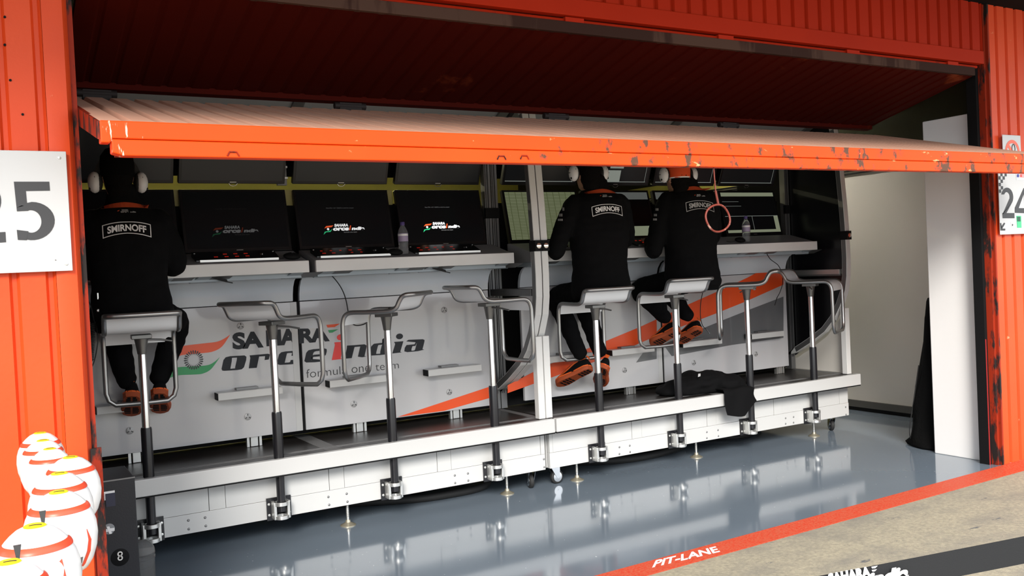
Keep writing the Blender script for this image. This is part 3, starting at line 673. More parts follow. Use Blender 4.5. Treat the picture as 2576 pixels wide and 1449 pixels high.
slab(pa[1], 'orange_flash', m_inko, [[(1505, 134), (1630, 122), (1580, 154), (1517, 158)]]); slab(pa[1], 'green_flash', m_inkg, [[(1521, 181), (1614, 173), (1562, 203), (1532, 205)]])
word('thin_lettering', 'formula', [(1327, 612), (1690, 572), (1686, 500), (1323, 535)], m_ink, pa[1], -.010)
word('thin_lettering', 'one', [(1735, 568), (1900, 552), (1898, 500), (1733, 516)], m_ink, pa[1], -.010)
word('thin_lettering', 'team', [(1950, 547), (2160, 524), (2156, 474), (1946, 492)], m_ink, pa[1], -.010)
# diagonal stripe across both stands
slab2 = lambda parent, name, m, pts, y=G: MB().poly(px_poly(pts, y)).build(name, m, parent)
slab2(pa[1], 'orange_stripe', m_inko, [(1000, 1049), (1117, 1010.5), (1231, 973), (1231, 1001.5), (1117, 1033.5)])
slab2(pbn[0], 'orange_stripe', m_inko, [(1277, 969), (1341, 936), (1381, 917), (1529, 856), (1611, 822), (1652, 803), (1652, 845), (1529, 898), (1381, 952), (1341, 966), (1277, 989)])
slab2(pbn[1], 'orange_stripe', m_inko, [(1666, 797), (1722, 770), (1817, 728), (1879, 699), (1902, 687), (1960, 684), (1971, 684), (1971, 716), (1877, 758), (1800, 789), (1666, 840)])
slab2(pbn[1], 'charcoal_stripe', m_inkgrey, [(1668, 866), (1768, 826), (1817, 806), (1890, 777), (1971, 746), (1971, 850), (1840, 868), (1690, 896)])
slab2(pbn[0], 'charcoal_stripe', m_inkgrey, [(1620, 884), (1652, 872), (1652, 903), (1600, 912)])

# ============================================================ monitors
m_scr = mat('dark_glass_screen', (0.012, 0.013, 0.015), 0.12, spec=0.4)
m_bez = mat('black_bezel', (0.008, 0.008, 0.009), 0.3)
m_upscr = mat('matt_dark_screen', (0.022, 0.025, 0.03), 0.28)
MW, MH = .655, .402
def monitor_proto():
    r = thing('monitor', 'x', 'monitor')
    b = MB().box(-MW/2, MW/2, 0, .035, 0, MH); b.build('bezel', m_bez, r, bevel=.004)
    MB().box(-MW/2+.018, MW/2-.018, -.0015, .0, .022, MH-.016).build('screen', m_scr, r)
    g = MB().tube([(-.026, -.004, .004), (-.016, -.004, -.009), (0, -.004, -.013), (.016, -.004, -.009), (.026, -.004, .004)], .0022, 6); g.build('power_handle', m_chrome, r, 60)
    MB().box(-.02, .02, -.002, -.0005, .009, .013).build('badge', m_alu, r)
    return r
proto = monitor_proto()
def place_monitor(x, y, z, tilt, label, group, first=[True]):
    if first[0]: o = proto; first[0] = False
    else: o = copy_tree(proto)
    o.location = (x, y, z); o.rotation_euler = (tilt, 0, 0); o['label'] = label; o['group'] = group
    return o
def setmat(o, name, m):
    for c in o.children:
        if c.name.split('.')[0] == name: c.data = c.data.copy(); c.data.materials.clear(); c.data.materials.append(m); return c
LOWX = [.752, 1.435, 2.140, 2.850, 3.695, 4.395, 5.095, 5.80]
ORD = ['leftmost', 'second', 'third', 'fourth', 'fifth', 'sixth', 'seventh', 'rightmost']
LDESC = ['black monitor behind the person nearest the orange pillar, lower row', 'black lower monitor with a faint grey logo, right of the nearest person',
         'black lower monitor with a dim colour logo, left of the water bottle', 'black lower monitor with the brightest colour logo, right of the water bottle',
         'lower monitor showing a pale green table beside the grey mast', 'lower monitor half hidden by the middle person with a pale top bar',
         'lower monitor hidden behind the person in the orange cap', 'lower monitor with dark tiles framed in pale green at the far right']
UDESC = ['dark upper monitor above the nearest person, leftmost of the upper row', 'dark upper monitor over the one with the faint grey logo', 'dark upper monitor right of the ribbed metal strut', 'dark upper monitor at the right end of the nearer stand',
         'upper monitor beside the grey mast at the left of the farther stand', 'upper monitor with pale reflections right of the middle person', 'upper monitor behind the orange cap', 'upper monitor above the hanging ring, rightmost of the upper row']
LOW = []; UPP = []
for i, x in enumerate(LOWX):
    LOW.append(place_monitor(x, 5.748, 1.678, math.radians(-13), LDESC[i], 'lower row of monitors'))
for i, x in enumerate(LOWX):
    m = place_monitor(x, 5.835, 2.105, math.radians(22), UDESC[i], 'upper row of monitors'); setmat(m, 'screen', m_upscr); UPP.append(m)
# --- screen content (local coordinates of each monitor)
def scr(o, name, m, s=None, q=None, bold=.02, polys=None):
    mb = MB()
    if s: text_into(mb, s, quadmap([(a, -.0022, b) for a, b in q]), bold)
    for p in polys or []: mb.poly([(a, -.0022, b) for a, b in p])
    c = mb.build(name, m, None, base=False); c.parent = o; return c
def em(name, col, st): return mat(name, (0.01, 0.01, 0.01), 0.3, emit=(col, st))
def logo(o, k, dim):
    w = em('logo_white_%s' % k, (1, 1, 1), dim); r = em('logo_red_%s' % k, (1, .12, .03), dim*.8); g = em('logo_green_%s' % k, (.03, .55, .22), dim*.8)
    cx, cz = (-.02, .125)
    scr(o, 'logo_lettering', w, 'SAHARA', [(cx-.06, cz+.022), (cx+.035, cz+.022), (cx+.038, cz+.042), (cx-.057, cz+.042)], .05)
    scr(o, 'logo_lettering', w, 'orce', [(cx-.075, cz-.005), (cx+.035, cz-.005), (cx+.042, cz+.016), (cx-.068, cz+.016)], .06)
    scr(o, 'logo_lettering', r, 'i', [(cx+.038, cz-.003), (cx+.046, cz-.003), (cx+.056, cz+.03), (cx+.048, cz+.03)], .06)
    scr(o, 'logo_lettering', w, 'ndia', [(cx+.055, cz-.003), (cx+.145, cz-.003), (cx+.152, cz+.020), (cx+.062, cz+.020)], .06)
    scr(o, 'logo_lettering', em('logo_small_%s' % k, (.8, .8, .8), dim*.25), 'formula one team', [(cx, cz-.02), (cx+.09, cz-.02), (cx+.09, cz-.011), (cx, cz-.011)], 0)
    scr(o, 'logo_swoosh', r, polys=[[(cx-.13, cz+.012), (cx-.115, cz+.028), (cx-.065, cz+.032), (cx-.08, cz+.02), (cx-.11, cz+.018)]])
    scr(o, 'logo_swoosh', g, polys=[[(cx-.14, cz-.03), (cx-.13, cz-.01), (cx-.09, cz-.002), (cx-.075, cz+.008), (cx-.09, cz-.012), (cx-.12, cz-.014)]])
    scr(o, 'logo_spot', w, polys=[[(cx-.105+.008*math.cos(t), cz+.007+.008*math.sin(t)) for t in [i*.5236 for i in range(12)]]])
    scr(o, 'prompt_lettering', em('prompt_%s' % k, (.7, .7, .7), dim*.16), 'Press CTRL + ALT + DELETE to unlock this computer', [(cx-.10, cz+.145), (cx+.09, cz+.145), (cx+.09, cz+.153), (cx-.10, cz+.153)], 0)
logo(LOW[1], 'faint', .035); logo(LOW[2], 'dim', .42); logo(LOW[3], 'bright', .95)
def sheet_mat():
    m = em('pale_green_table_screen', (.30, .33, .20), .30); nt = m.node_tree; b = nt.nodes['Principled BSDF']
    tc = nt.nodes.new('ShaderNodeTexCoord'); w = nt.nodes.new('ShaderNodeTexBrick'); w.inputs['Scale'].default_value = 1.0
    mp = nt.nodes.new('ShaderNodeMapping'); mp.inputs['Rotation'].default_value = (math.radians(90), 0, 0); mp.inputs['Scale'].default_value = (1, 1, 1)
    sx = nt.nodes.new('ShaderNodeSeparateXYZ'); cb = nt.nodes.new('ShaderNodeCombineXYZ')
    nt.links.new(tc.outputs['Object'], sx.inputs[0]); nt.links.new(sx.outputs[0], cb.inputs[0]); nt.links.new(sx.outputs[2], cb.inputs[1])
    nt.links.new(cb.outputs[0], w.inputs['Vector'])
    w.inputs['Brick Width'].default_value = .055; w.inputs['Row Height'].default_value = .0115; w.inputs['Mortar Size'].default_value = .0028; w.offset = 0.0
    w.inputs['Color1'].default_value = (.30, .33, .20, 1); w.inputs['Color2'].default_value = (.26, .29, .17, 1); w.inputs['Mortar'].default_value = (.10, .12, .05, 1)
    nt.links.new(w.outputs[0], b.inputs['Emission Color']); return m
setmat(LOW[4], 'screen', sheet_mat())
m_pale = em('pale_screen_band', (.30, .33, .22), .32); m_greyb = em('grey_screen_band', (.3, .32, .3), .14); m_thin = em('thin_screen_line', (.5, .55, .5), .25)
hw = MW/2-.02
scr(LOW[5], 'title_bar', m_greyb, polys=[[(-hw, .325), (hw, .325), (hw, .384), (-hw, .384)]])
scr(LOW[5], 'status_bar', m_pale, polys=[[(-hw, .026), (hw, .026), (hw, .105), (-hw, .105)]])
scr(LOW[6], 'title_bar', m_greyb, polys=[[(-hw, .325), (hw, .325), (hw, .384), (-hw, .384)]])
scr(LOW[7], 'title_bar', m_pale, polys=[[(-hw, .348), (hw, .348), (hw, .382), (-hw, .382)]])
scr(LOW[7], 'status_bar', m_pale, polys=[[(-hw, .026), (hw, .026), (hw, .05), (-hw, .05)], [(hw-.05, .05), (hw, .05), (hw, .17), (hw-.05, .17)]])
scr(LOW[7], 'tile_line', m_thin, polys=[[(-hw, .170), (hw, .170), (hw, .173), (-hw, .173)], [(.0, .05), (.003, .05), (.003, .17), (0, .17)], [(-hw, .30), (-.12, .30), (-.12, .302), (-hw, .302)], [(-hw, .26), (-.10, .26), (-.10, .262), (-hw, .262)]])
for k in (4, 5, 6, 7):
    scr(UPP[k], 'window_line', m_thin, polys=[[(-hw, .03), (hw-.02, .03), (hw-.02, .034), (-hw, .034)], [(-hw, .155), (hw-.03, .155), (hw-.03, .158), (-hw, .158)], [(hw-.03, .03), (hw-.027, .03), (hw-.027, .19), (hw-.03, .19)]])
m_glare = em('painted_glare', (.35, .38, .33), .30)  # daylight reflections on the glass, painted as glowing patches
scr(UPP[5], 'glare_patch', m_glare, polys=[[(-.10, .035), (.03, .035), (.03, .125), (-.10, .125)], [(-.08, .14), (.05, .14), (.05, .20), (-.08, .20)]])

# olive lit slits behind the monitor rows are the yellow rear wall of the garage seen through the stands
for k, (x, z) in enumerate(((1.092, 2.03), (1.783, 2.03), (2.495, 2.03))):
    st_ = MB().box(x-.018-(.02 if k == 1 else 0), x+.018+(.02 if k == 1 else 0), 5.86, 5.89, 1.97, 2.07).build('monitor_strut', mat('olive_strut', (.30, .27, .10), .5), stA)
vs_ = MB().box(1.725, 1.785, 5.86, 5.89, 2.10, 2.48).build('vent_strut', m_alud, stA)
for k in range(5): MB().box(1.722, 1.788, 5.845, 5.86, 2.14+k*.07, 2.152+k*.07).build('vent_slat', m_alu, vs_)

# ============================================================ bar stools clamped to the stand edge
m_rim = mat('satin_steel_rim', (0.36, 0.36, 0.355), 0.34, 0.9)
m_seat = mat('white_seat_shell', (0.72, 0.73, 0.74), 0.35)
m_cast = mat('dark_cast_bracket', (0.16, 0.16, 0.155), 0.4, 0.8)
m_pole = mat('satin_chrome_pole', (0.62, 0.62, 0.61), 0.24, 0.95)
m_sleeve = mat('black_tube_sleeve', (0.010, 0.010, 0.012), 0.28)
SZ = 1.268
def bez(P, n=5):
    out = []
    for i in range(len(P)-1):
        p0 = P[max(i-1, 0)]; p1 = P[i]; p2 = P[i+1]; p3 = P[min(i+2, len(P)-1)]
        for k in range(n):
            t = k/n; out.append(tuple(0.5*((2*p1[j])+(-p0[j]+p2[j])*t+(2*p0[j]-5*p1[j]+4*p2[j]-p3[j])*t*t+(-p0[j]+3*p1[j]-3*p2[j]+p3[j])*t**3) for j in range(len(p1))))
    out.append(tuple(P[-1])); return out
SEATP = bez([(.205, -.075), (.200, -.045), (.185, -.016), (.150, 0), (.06, .0), (-.03, .0), (-.100, .003), (-.140, .020), (-.160, .054), (-.180, .082), (-.205, .092)], 4)
def stool_proto():
    r = thing('bar_stool', 'x', 'stool')
    # seat assembly around the pole axis, seat level z = SZ
    hw_ = .178
    fr = [(u, w) for u, w in SEATP]
    L_ = [V((u, hw_, SZ+w)) for u, w in reversed(fr)]
    R_2 = [V((u, -hw_, SZ+w)) for u, w in fr]
    foot = [V((.207, hw_, SZ-.20)), V((.207, hw_, SZ-.335)), V((.207, hw_-.012, SZ-.375)), V((.207, hw_-.045, SZ-.40)), V((.207, 0, SZ-.402)), V((.207, -hw_+.045, SZ-.40)), V((.207, -hw_+.012, SZ-.375)), V((.207, -hw_, SZ-.335)), V((.207, -hw_, SZ-.20))]
    back = [V((-.222, -hw_+.006, SZ+.0935)), V((-.234, -hw_+.020, SZ+.094)), V((-.240, -hw_+.045, SZ+.094)), V((-.241, 0, SZ+.094)), V((-.240, hw_-.045, SZ+.094)), V((-.234, hw_-.020, SZ+.094)), V((-.222, hw_-.006, SZ+.0935))]
    path = L_+foot+R_2+back
    MB().tube(path, 1.0, n=8, sec=[(.0140*math.cos(a), .0135*math.sin(a)) for a in [2*math.pi*i/8 for i in range(8)]], closed=True).build('rim_frame', m_rim, r, 50)
    iw = hw_-.010; rings = []; SP2 = SEATP+[(-.236, .093)]
    for i, (u, w) in enumerate(SP2):
        a = SP2[max(i-1, 0)]; b = SP2[min(i+1, len(SP2)-1)]; t = V((b[0]-a[0], 0, b[1]-a[1])).normalized(); n = V((-t.z, 0, t.x))*.0045
        p = V((u, 0, SZ+w)); iw = hw_-(.010 if u > -.21 else .024); rings.append([p+V((0, -iw, 0))-n, p+V((0, iw, 0))-n, p+V((0, iw, 0))+n, p+V((0, -iw, 0))+n])
    MB().loft(rings).build('seat', m_seat, r, 50)
    hb = MB().box(-.055, .055, -.05, .05, SZ-.038, SZ-.016).lathe([(.036, 0), (.030, .03), (.022, .085), (0, .085)], (0, 0, SZ-.036), (0, 0, -1), 18)
    h = hb.build('seat_bracket', m_cast, r, 40, bevel=.003)
    MB().tube([(.0, -.03, SZ-.045), (.03, -.10, SZ-.052), (.05, -.155, SZ-.064)], .0055, 8).build('height_lever', m_cast, h, 60)
    MB().lathe([(.0165, 0), (.0165, .18), (.0, .18)], (0, 0, SZ-.295), (0, 0, 1), 16).build('gas_piston', m_chrome, r, 40)
    MB().lathe([(.0205, 0), (.0205, .52), (.019, .525), (0, .525)], (0, 0, .66), (0, 0, 1), 18).build('pole', m_pole, r, 40)
    MB().lathe([(.024, 0), (.024, .30), (.0285, .305), (.0285, .555), (.026, .565), (0, .565)], (0, 0, .185), (0, 0, 1), 18).build('pole_sleeve', m_sleeve, r, 40)
    # clamp on the skirt (always square to the stand)
    cl = MB()
    for z0 in (.142, .218):
        cl.loft([[V((rr*math.cos(a), rr*math.sin(a), z0+dz)) for a in [2*math.pi*i/20 for i in range(20)]] for rr, dz in ((.030, 0), (.040, 0), (.040, .022), (.030, .022))], caps=False, closed=True)
    cl.box(-.046, -.030, -.012, .052, .142, .240).box(.030, .046, -.012, .052, .142, .240)
    c = cl.build('clamp', m_alu, r, 40, bevel=.002)
    MB().box(-.070, .070, .0525, .061, .128, .256).build('clamp_plate', m_sleeve, c)
    bl = MB()
    for dx in (-.058, .058):
        for z in (.160, .222): bl.lathe([(.008, 0), (.007, .004), (.003, .005), (0, .005)], (dx, .0525, z), (0, -1, 0), 10)
    bl.build('clamp_bolt', m_alu, c, 40)
    return r
STOOLS = [(.752, 85, -.010, 'white and steel bar stool under the person nearest the orange pillar'),
          (1.446, 33, .012, 'empty white and steel bar stool, its back turned, before the large dark lettering'),
          (2.140, 134, .012, 'empty white and steel bar stool facing left with a black tool on it'),
          (2.848, 3, .03, 'empty white and steel bar stool facing right, just left of the tall grey mast'),
          (3.677, 84, -.034, 'white and steel bar stool under the black haired person beside the mast'),
          (4.383, 86, -.004, 'white and steel bar stool under the person in the orange cap'),
          (5.095, 134, .020, 'empty white and steel bar stool facing left before the wide orange stripe'),
          (5.795, -62, .008, 'rightmost bar stool, empty, turned towards the camera before the black end panel')]
sp = stool_proto(); SO = []
for i, (x, yaw, dz, lab) in enumerate(STOOLS):
    o = sp if i == 0 else copy_tree(sp)
    SO.append((o, x, yaw, dz, lab))
for o, x, yaw, dz, lab in SO:
    o.location = (x, 5.17, 0); o['label'] = lab; o['group'] = 'bar stools along the stand edge'
    for c in o.children:
        if c.name.split('.')[0] in ('rim_frame', 'seat', 'seat_bracket'): c.rotation_euler = (0, 0, math.radians(yaw)); c.location.z = dz
        if c.name.split('.')[0] in ('gas_piston',): c.location.z = dz

# ============================================================ people
m_cloth = mat('black_softshell_cloth', (0.0030, 0.0030, 0.0034), 0.9, bump=(240, 0.15), spec=0.15)
m_trous = mat('black_trouser_cloth', (0.0026, 0.0026, 0.003), 0.9, bump=(300, 0.12), spec=0.12)
m_skin = mat('skin', (0.33, 0.17, 0.11), 0.5)
m_hair = mat('black_hair', (0.004, 0.0036, 0.0032), 0.9, bump=(120, 0.5), spec=0.1)
m_cap = mat('orange_cap_cloth', (0.72, 0.075, 0.012), 0.8, bump=(200, 0.15))
m_capb = mat('black_cap_cloth', (0.0035, 0.0035, 0.0035), 0.95, spec=0.08)
m_ear = mat('white_ear_cup', (0.70, 0.70, 0.70), 0.35)
m_pad = mat('black_ear_pad', (0.010, 0.010, 0.010), 0.7)
m_so = mat('orange_shoe_trim', (0.62, 0.10, 0.015), 0.5)
m_sole = mat('rust_orange_sole', (0.30, 0.055, 0.014), 0.7)
m_collar = mat('orange_collar_cloth', (0.50, 0.065, 0.014), 0.8)

def fuse(mb, voxel, sm=6, name='m', amp=0.0, freq=14):
    me = mb.mesh(name); bm = bmesh.new(); bm.from_mesh(me); bmesh.ops.recalc_face_normals(bm, faces=bm.faces); bm.to_mesh(me); bm.free()
    o = bpy.data.objects.new(name, me); COL.objects.link(o)
    r = o.modifiers.new('r', 'REMESH'); r.mode = 'VOXEL'; r.voxel_size = voxel
    s = o.modifiers.new('s', 'SMOOTH'); s.factor = 0.5; s.iterations = sm
    dg = bpy.context.evaluated_depsgraph_get(); dg.update()
    out = bpy.data.meshes.new_from_object(o.evaluated_get(dg)); bpy.data.objects.remove(o)
    if amp:
        ns = [v.normal.copy() for v in out.vertices]
        for v, n in zip(out.vertices, ns):
            p = v.co; w = noise.noise(V((p.x*freq, p.y*freq, p.z*freq*2.2)))+.5*noise.noise(p*freq*2.3)
            v.co = p+n*w*amp
    out.update(); return out
def limb(mb, pts, rad, n=14):
    pts = [V(p) for p in pts]
    P = bez([tuple(p)+(r,) for p, r in zip(pts, rad)], 4)
    a = V(P[0][:3]); d0 = (V(P[1][:3])-a).normalized(); b = V(P[-1][:3]); d1 = (b-V(P[-2][:3])).normalized()
    q = [(a-d0*P[0][3]*.9, P[0][3]*.3), (a-d0*P[0][3]*.55, P[0][3]*.8)]+[(V(p[:3]), p[3]) for p in P]+[(b+d1*P[-1][3]*.55, P[-1][3]*.8), (b+d1*P[-1][3]*.9, P[-1][3]*.3)]
    return mb.tube([p for p, r in q], [r for p, r in q], n)
def erings(mb, rows, F, Lf, ex=2.3, n=24):
    """rows: (centre, half width, half depth)"""
    rg = []
    for c, w, d in rows:
        ring = []
        for i in range(n):
            a = 2*math.pi*i/n; ca, sa = math.cos(a), math.sin(a)
            ring.append(V(c)+Lf*(w*math.copysign(abs(ca)**(2/ex), ca))+F*(d*math.copysign(abs(sa)**(2/ex), sa)))
        rg.append(ring)
    return mb.loft(rg)

def shoe(parent, heel, toe, roll=0.0):
    heel, toe = V(heel), V(toe); d = (toe-heel); Ln = d.length; d.normalize()
    s0 = d.cross(V((0, 0, 1))).normalized(); u0 = s0.cross(d).normalized(); cr_, sr_ = math.cos(roll), math.sin(roll); u = u0*cr_+s0*sr_; s = s0*cr_-u0*sr_
    M = Matrix(((d.x, s.x, u.x, heel.x), (d.y, s.y, u.y, heel.y), (d.z, s.z, u.z, heel.z), (0, 0, 0, 1)))
    T = [(x, w*1.15, h, q) for x, w, h, q in ((-.012, .020, .050, .085), (.005, .033, .082, .10), (.06, .037, .098, .10), (.10, .038, .100, .10), (.15, .040, .088, .09), (.20, .045, .066, .07), (.245, .046, .052, .05), (.275, .036, .042, .04), (.292, .016, .034, .03))]
    k = Ln/.28; n = 16; rings = []
    for x, w, h, _ in T:
        ring = []
        for i in range(n):
            a = 2*math.pi*i/n; ca, sa = math.cos(a), math.sin(a)
            z = .014+(h-.014)*(sa if sa > 0 else 0); y = w*math.copysign(abs(ca)**.7, ca)*(1-.28*max(0, sa))
            ring.append(V((x*k, y, z)))
        rings.append(ring)
    sh = MB().loft(rings).xf(M).build('shoe', m_cloth, parent, 50)
    out = [(-.016, .0), (-.008, .026), (.02, .039), (.07, .038), (.12, .036), (.18, .045), (.23, .050), (.27, .042), (.295, .020), (.302, 0)]
    out = [(x, y*1.15) for x, y in out]; o2 = [(x*k, y) for x, y in out]+[(x*k, -y) for x, y in reversed(out[1:-1])]
    so = MB().loft([[V((x, y*sc, z)) for x, y in o2] for z, sc in ((-.014, .90), (-.006, 1.0), (.010, 1.03), (.022, .98))]).xf(M).build('sole', m_sole, sh, 40)
    MB().loft([[V((x*1.004-.001, y*1.035, z)) for x, y in o2] for z in (.012, .020)], caps=False).xf(M).build('sole_edge', m_so, sh)
    tr = MB()
    for x0, x1, w in ((.0, .018, .022), (.026, .040, .028), (.050, .064, .028), (.076, .088, .027), (.16, .172, .034), (.185, .197, .038), (.21, .222, .038), (.238, .248, .034)):
        for sg in (-1, 1): tr.box(x0*k, x1*k, min(sg*.005, sg*w), max(sg*.005, sg*w), -.0175, -.012)
    tag(tr.xf(M).build('tread_blocks', m_black, sh), kind='stuff')
    ac = MB()
    def up(x, w, h, a): 
        ca, sa = math.cos(a), math.sin(a); return V((x*k, w*math.copysign(abs(ca)**.7, ca)*(1-.28*max(0, sa))*1.06, .014+(h-.014)*max(sa, 0)*1.04+.001))
    for sg in (0, 1):
        lo = [.95, .80, .62, .42, .22, .10, .06, .03]; hi = [1.25, 1.12, .95, .72, .55, .50, .55, .5]
        pts = []
        for j, (x, w, h, _) in enumerate(T[1:]):
            a, b = lo[j], hi[j]
            if sg: a, b = math.pi-a, math.pi-b
            pts.append((up(x, w, h, a), up(x, w, h, b)))
        m = len(pts); ac.add([p[0] for p in pts]+[p[1] for p in pts], [(i, i+1, m+i+1, m+i) for i in range(m-1)])
    ac.xf(M).build('side_flash', m_so, sh)
    ht = MB().prism([V((-.014*k, -.011, .070)), V((-.014*k, .011, .070)), V((.0, .015, .100)), V((.0, -.015, .100))], V((-.004, 0, .002))).xf(M).build('heel_tab', m_so, sh)
    return sh

def headset(c, F, Lf, rad, label, boom, cups=(1, 1)):
    t = thing('headset', label, 'headset', tuple(c-V((0, 0, .05))))
    for sgn in (1, -1):
        cc = c+Lf*(rad+.022)*sgn+F*(-.012)
        pd = MB().ell(cc-Lf*.012*sgn, (F*.036, Lf*.018, V((0, 0, .047)))).build('ear_pad', m_pad, t, 60)
        cup = MB().ell(cc+Lf*.010*sgn, (F*.042, Lf*.034, V((0, 0, .056)))).build('ear_cup', m_ear, t, 60)
        # yoke pivot and tiny black lettering
        MB().prism([cc+Lf*.012*sgn-F*.034+V((0, 0, .028)), cc+Lf*.030*sgn-F*.022+V((0, 0, .012)), cc+Lf*.026*sgn-F*.028+V((0, 0, -.008)), cc+Lf*.008*sgn-F*.036+V((0, 0, .0))], -F*.004).build('yoke', m_pad, cup)
        MB().ell(cc+Lf*.036*sgn-F*.010+V((0, 0, -.034)), (F*.008, Lf*.006, V((0, 0, .008))), 10, 6).build('cable_boot', m_pad, cup, 60)
        bse = cc+Lf*.0445*sgn; MB().prism([bse-F*.016, bse+F*.016, bse+F*.016+V((0, 0, .006)), bse-F*.016+V((0, 0, .004))], Lf*.0015*sgn).build('cup_print', m_ink, cup)
    arcp = [c+Lf*((rad+.024)*math.cos(a))+V((0, 0, (.145)*math.sin(a))) for a in [math.pi*i/16 for i in range(17)]]
    MB().tube(arcp, 1.0, sec=[(-.004, -.014), (.004, -.014), (.004, .014), (-.004, .014)]).build('headband', m_pad, t, 50)
    if boom:
        b0 = c+Lf*(rad+.05); MB().tube([tuple(p) for p in bez([tuple(b0+V((0, 0, .01))), tuple(b0+F*.02+Lf*.03+V((0, 0, .06))), tuple(b0+F*.05+Lf*.025+V((0, 0, .10))), tuple(b0+F*.075+Lf*.02+V((0, 0, .105)))], 5)], .0035, 6).ell(b0+F*.085+Lf*.02+V((0, 0, .105)), (F*.016, Lf*.011, V((0, 0, .011))), 10, 6).build('microphone_boom', m_pad, t, 60)
    return t

def person(name_label, hip, yaw, head, hyaw, dz, lean, arms, knees, ankles, shoes_, hat, tw=1.0, hem=1.28, seat=1.26, roll=0.0):
    stx = min((.752, 3.677, 4.383), key=lambda s_: abs(s_-hip[0]))
    F = V((math.cos(math.radians(yaw)), math.sin(math.radians(yaw)), 0)); Lf = V((-F.y, F.x, 0)); Z = V((0, 0, 1))
    HF = V((math.cos(math.radians(hyaw)), math.sin(math.radians(hyaw)), 0)); HL = V((-HF.y, HF.x, 0))
    hip, head, lean = V(hip), V(head), V(lean)
    p = thing('person', name_label, 'person', (hip.x, hip.y, min(V(s[1]).z for s in shoes_)), 'seated crew members')
    # ---- jacket: torso, collar, sleeves in one cloth
    z0, zs = hem, 1.945+dz
    def C(z): t = max(0, (z-z0)/(zs-z0)); return V((hip.x, hip.y, z))+lean*t
    rows = [(z0, .200, .150), (z0+.05, .215, .168), (z0+.14, .205, .155), (z0+.24, .192, .142), (z0+.36, .205, .142), (z0+.46, .222, .145), (z0+.54, .226, .138), (zs-.085, .205, .122), (zs-.045, .150, .102), (zs-.012, .098, .088), (zs+.03, .080, .084), (zs+.085, .076, .082), (zs+.097, .06, .066)]
    jm = MB(); erings(jm, [(C(z)+(HF*.012 if z > zs-.02 else V((0, 0, 0))), w*tw, d) for z, w, d in rows], F, Lf)
    sh_z = zs-.105; bm_ = MB(); sk = MB()
    for sgn, (el, wr) in zip((1, -1), arms):
        S = C(sh_z)+Lf*(.185*tw*sgn); el, wr = V(el), V(wr)
        limb(jm, [S-Lf*.02*sgn, S*.5+el*.5+Lf*.008*sgn, el, el*.45+wr*.55, wr], [.078, .068, .062, .054, .046])
        limb(bm_, [S, el, wr], [.055, .042, .030], 10)
        # hand : palm, four fingers, thumb
        d = (wr-el).normalized(); d = (d+V((0, .25, 0))).normalized(); sd = d.cross(Z).normalized(); nn = sd.cross(d).normalized()
        hp = wr+d*.03
        erings(bm_, [(wr-d*.02, .028, .020), (wr+d*.03, .036, .017), (wr+d*.075, .040, .014), (wr+d*.10, .036, .011)], nn, sd, 2.4, 12)
        for j, (off, ln) in enumerate(((-.030, .062), (-.010, .074), (.010, .070), (.029, .054))):
            b0 = wr+d*.088+sd*off; limb(bm_, [b0, b0+d*ln*.45+sd*off*.15+nn*.006, b0+d*ln*.8+sd*off*.2-nn*.010, b0+d*ln+sd*off*.2-nn*.026], [.0085, .008, .0072, .006], 8)
        tb = wr+d*.030-sd*.030*sgn*-1; td = (d*.7+sd*.7*sgn).normalized()
        limb(bm_, [tb, tb+td*.035, tb+td*.055+d*.012-nn*.01], [.011, .0095, .0075], 8)
    jme = fuse(jm, .011, 5, 'jacket', amp=.0055, freq=11)
    # ---- continuous body underneath
    erings(bm_, [(C(z), max(w*tw-.035, .045), max(d-.035, .045)) for z, w, d in rows[:10]]+[(C(zs+.03)+HF*.012, .056, .058), (head-Z*.10-HF*.01, .056, .060), (head-Z*.05, .060, .066)], F, Lf, 2.2)
    erings(bm_, [(head-Z*.115+HF*.03, .030, .040), (head-Z*.095+HF*.022, .050, .066), (head-Z*.05+HF*.008, .066, .088), (head, .073, .096), (head+Z*.05, .074, .097), (head+Z*.09, .064, .084), (head+Z*.118, .035, .05)], HF, HL, 2.1)
    e = head+HF*.098; limb(bm_, [e+Z*.005-HF*.006, e-Z*.022+HF*.008, e-Z*.034+HF*.014], [.008, .011, .012], 8)
    bm_.ell(head-Z*.062+HF*.086, (HL*.024, HF*.012, Z*.006), 10, 6).ell(head-Z*.072+HF*.084, (HL*.021, HF*.013, Z*.007), 10, 6)
    for sgn in (1, -1): bm_.ell(head+HL*.076*sgn-HF*.008-Z*.012, (HF*.018, HL*.008, Z*.031), 10, 6)
    for hs, kn, an in zip((1, -1), knees, ankles):
        h0 = hip+Lf*.09*hs; h0.z = hem+.05; limb(bm_, [h0, kn, V(kn)*.5+V(an)*.5, an], [.075, .055, .047, .034], 10)
    bme = fuse(bm_, .0065, 3, 'body')
    body = link('body', bme, m_skin, p, 70)
    for sgn in (1, -1):
        ec = head+HF*.088+HL*.031*sgn+Z*.006
        ey = MB().ell(ec, (HL*.012, HF*.008, Z*.009), 10, 6).build('eye', m_inkw, body, 60); MB().ell(ec+HF*.006, (HL*.005, HF*.003, Z*.005), 8, 6).build('iris', m_black, body, 60)
        MB().tube([ec+Z*.02-HL*.016-HF*.0, ec+Z*.024+HF*.004, ec+Z*.02+HL*.016-HF*.0], .003, 6).build('eyebrow', m_hair, body, 60)
    jk = link('jacket', jme, m_cloth, p, 80)
    # ---- trousers
    tm = MB()
    erings(tm, [(V((hip.x, hip.y, hem-.045))+F*.01, .165, .135), (V((hip.x, hip.y, hem-.01)), .190, .160), (V((hip.x, hip.y, hem+.05)), .195, .155), (V((hip.x, hip.y, hem+.11)), .170, .130)], F, Lf, 2.5)
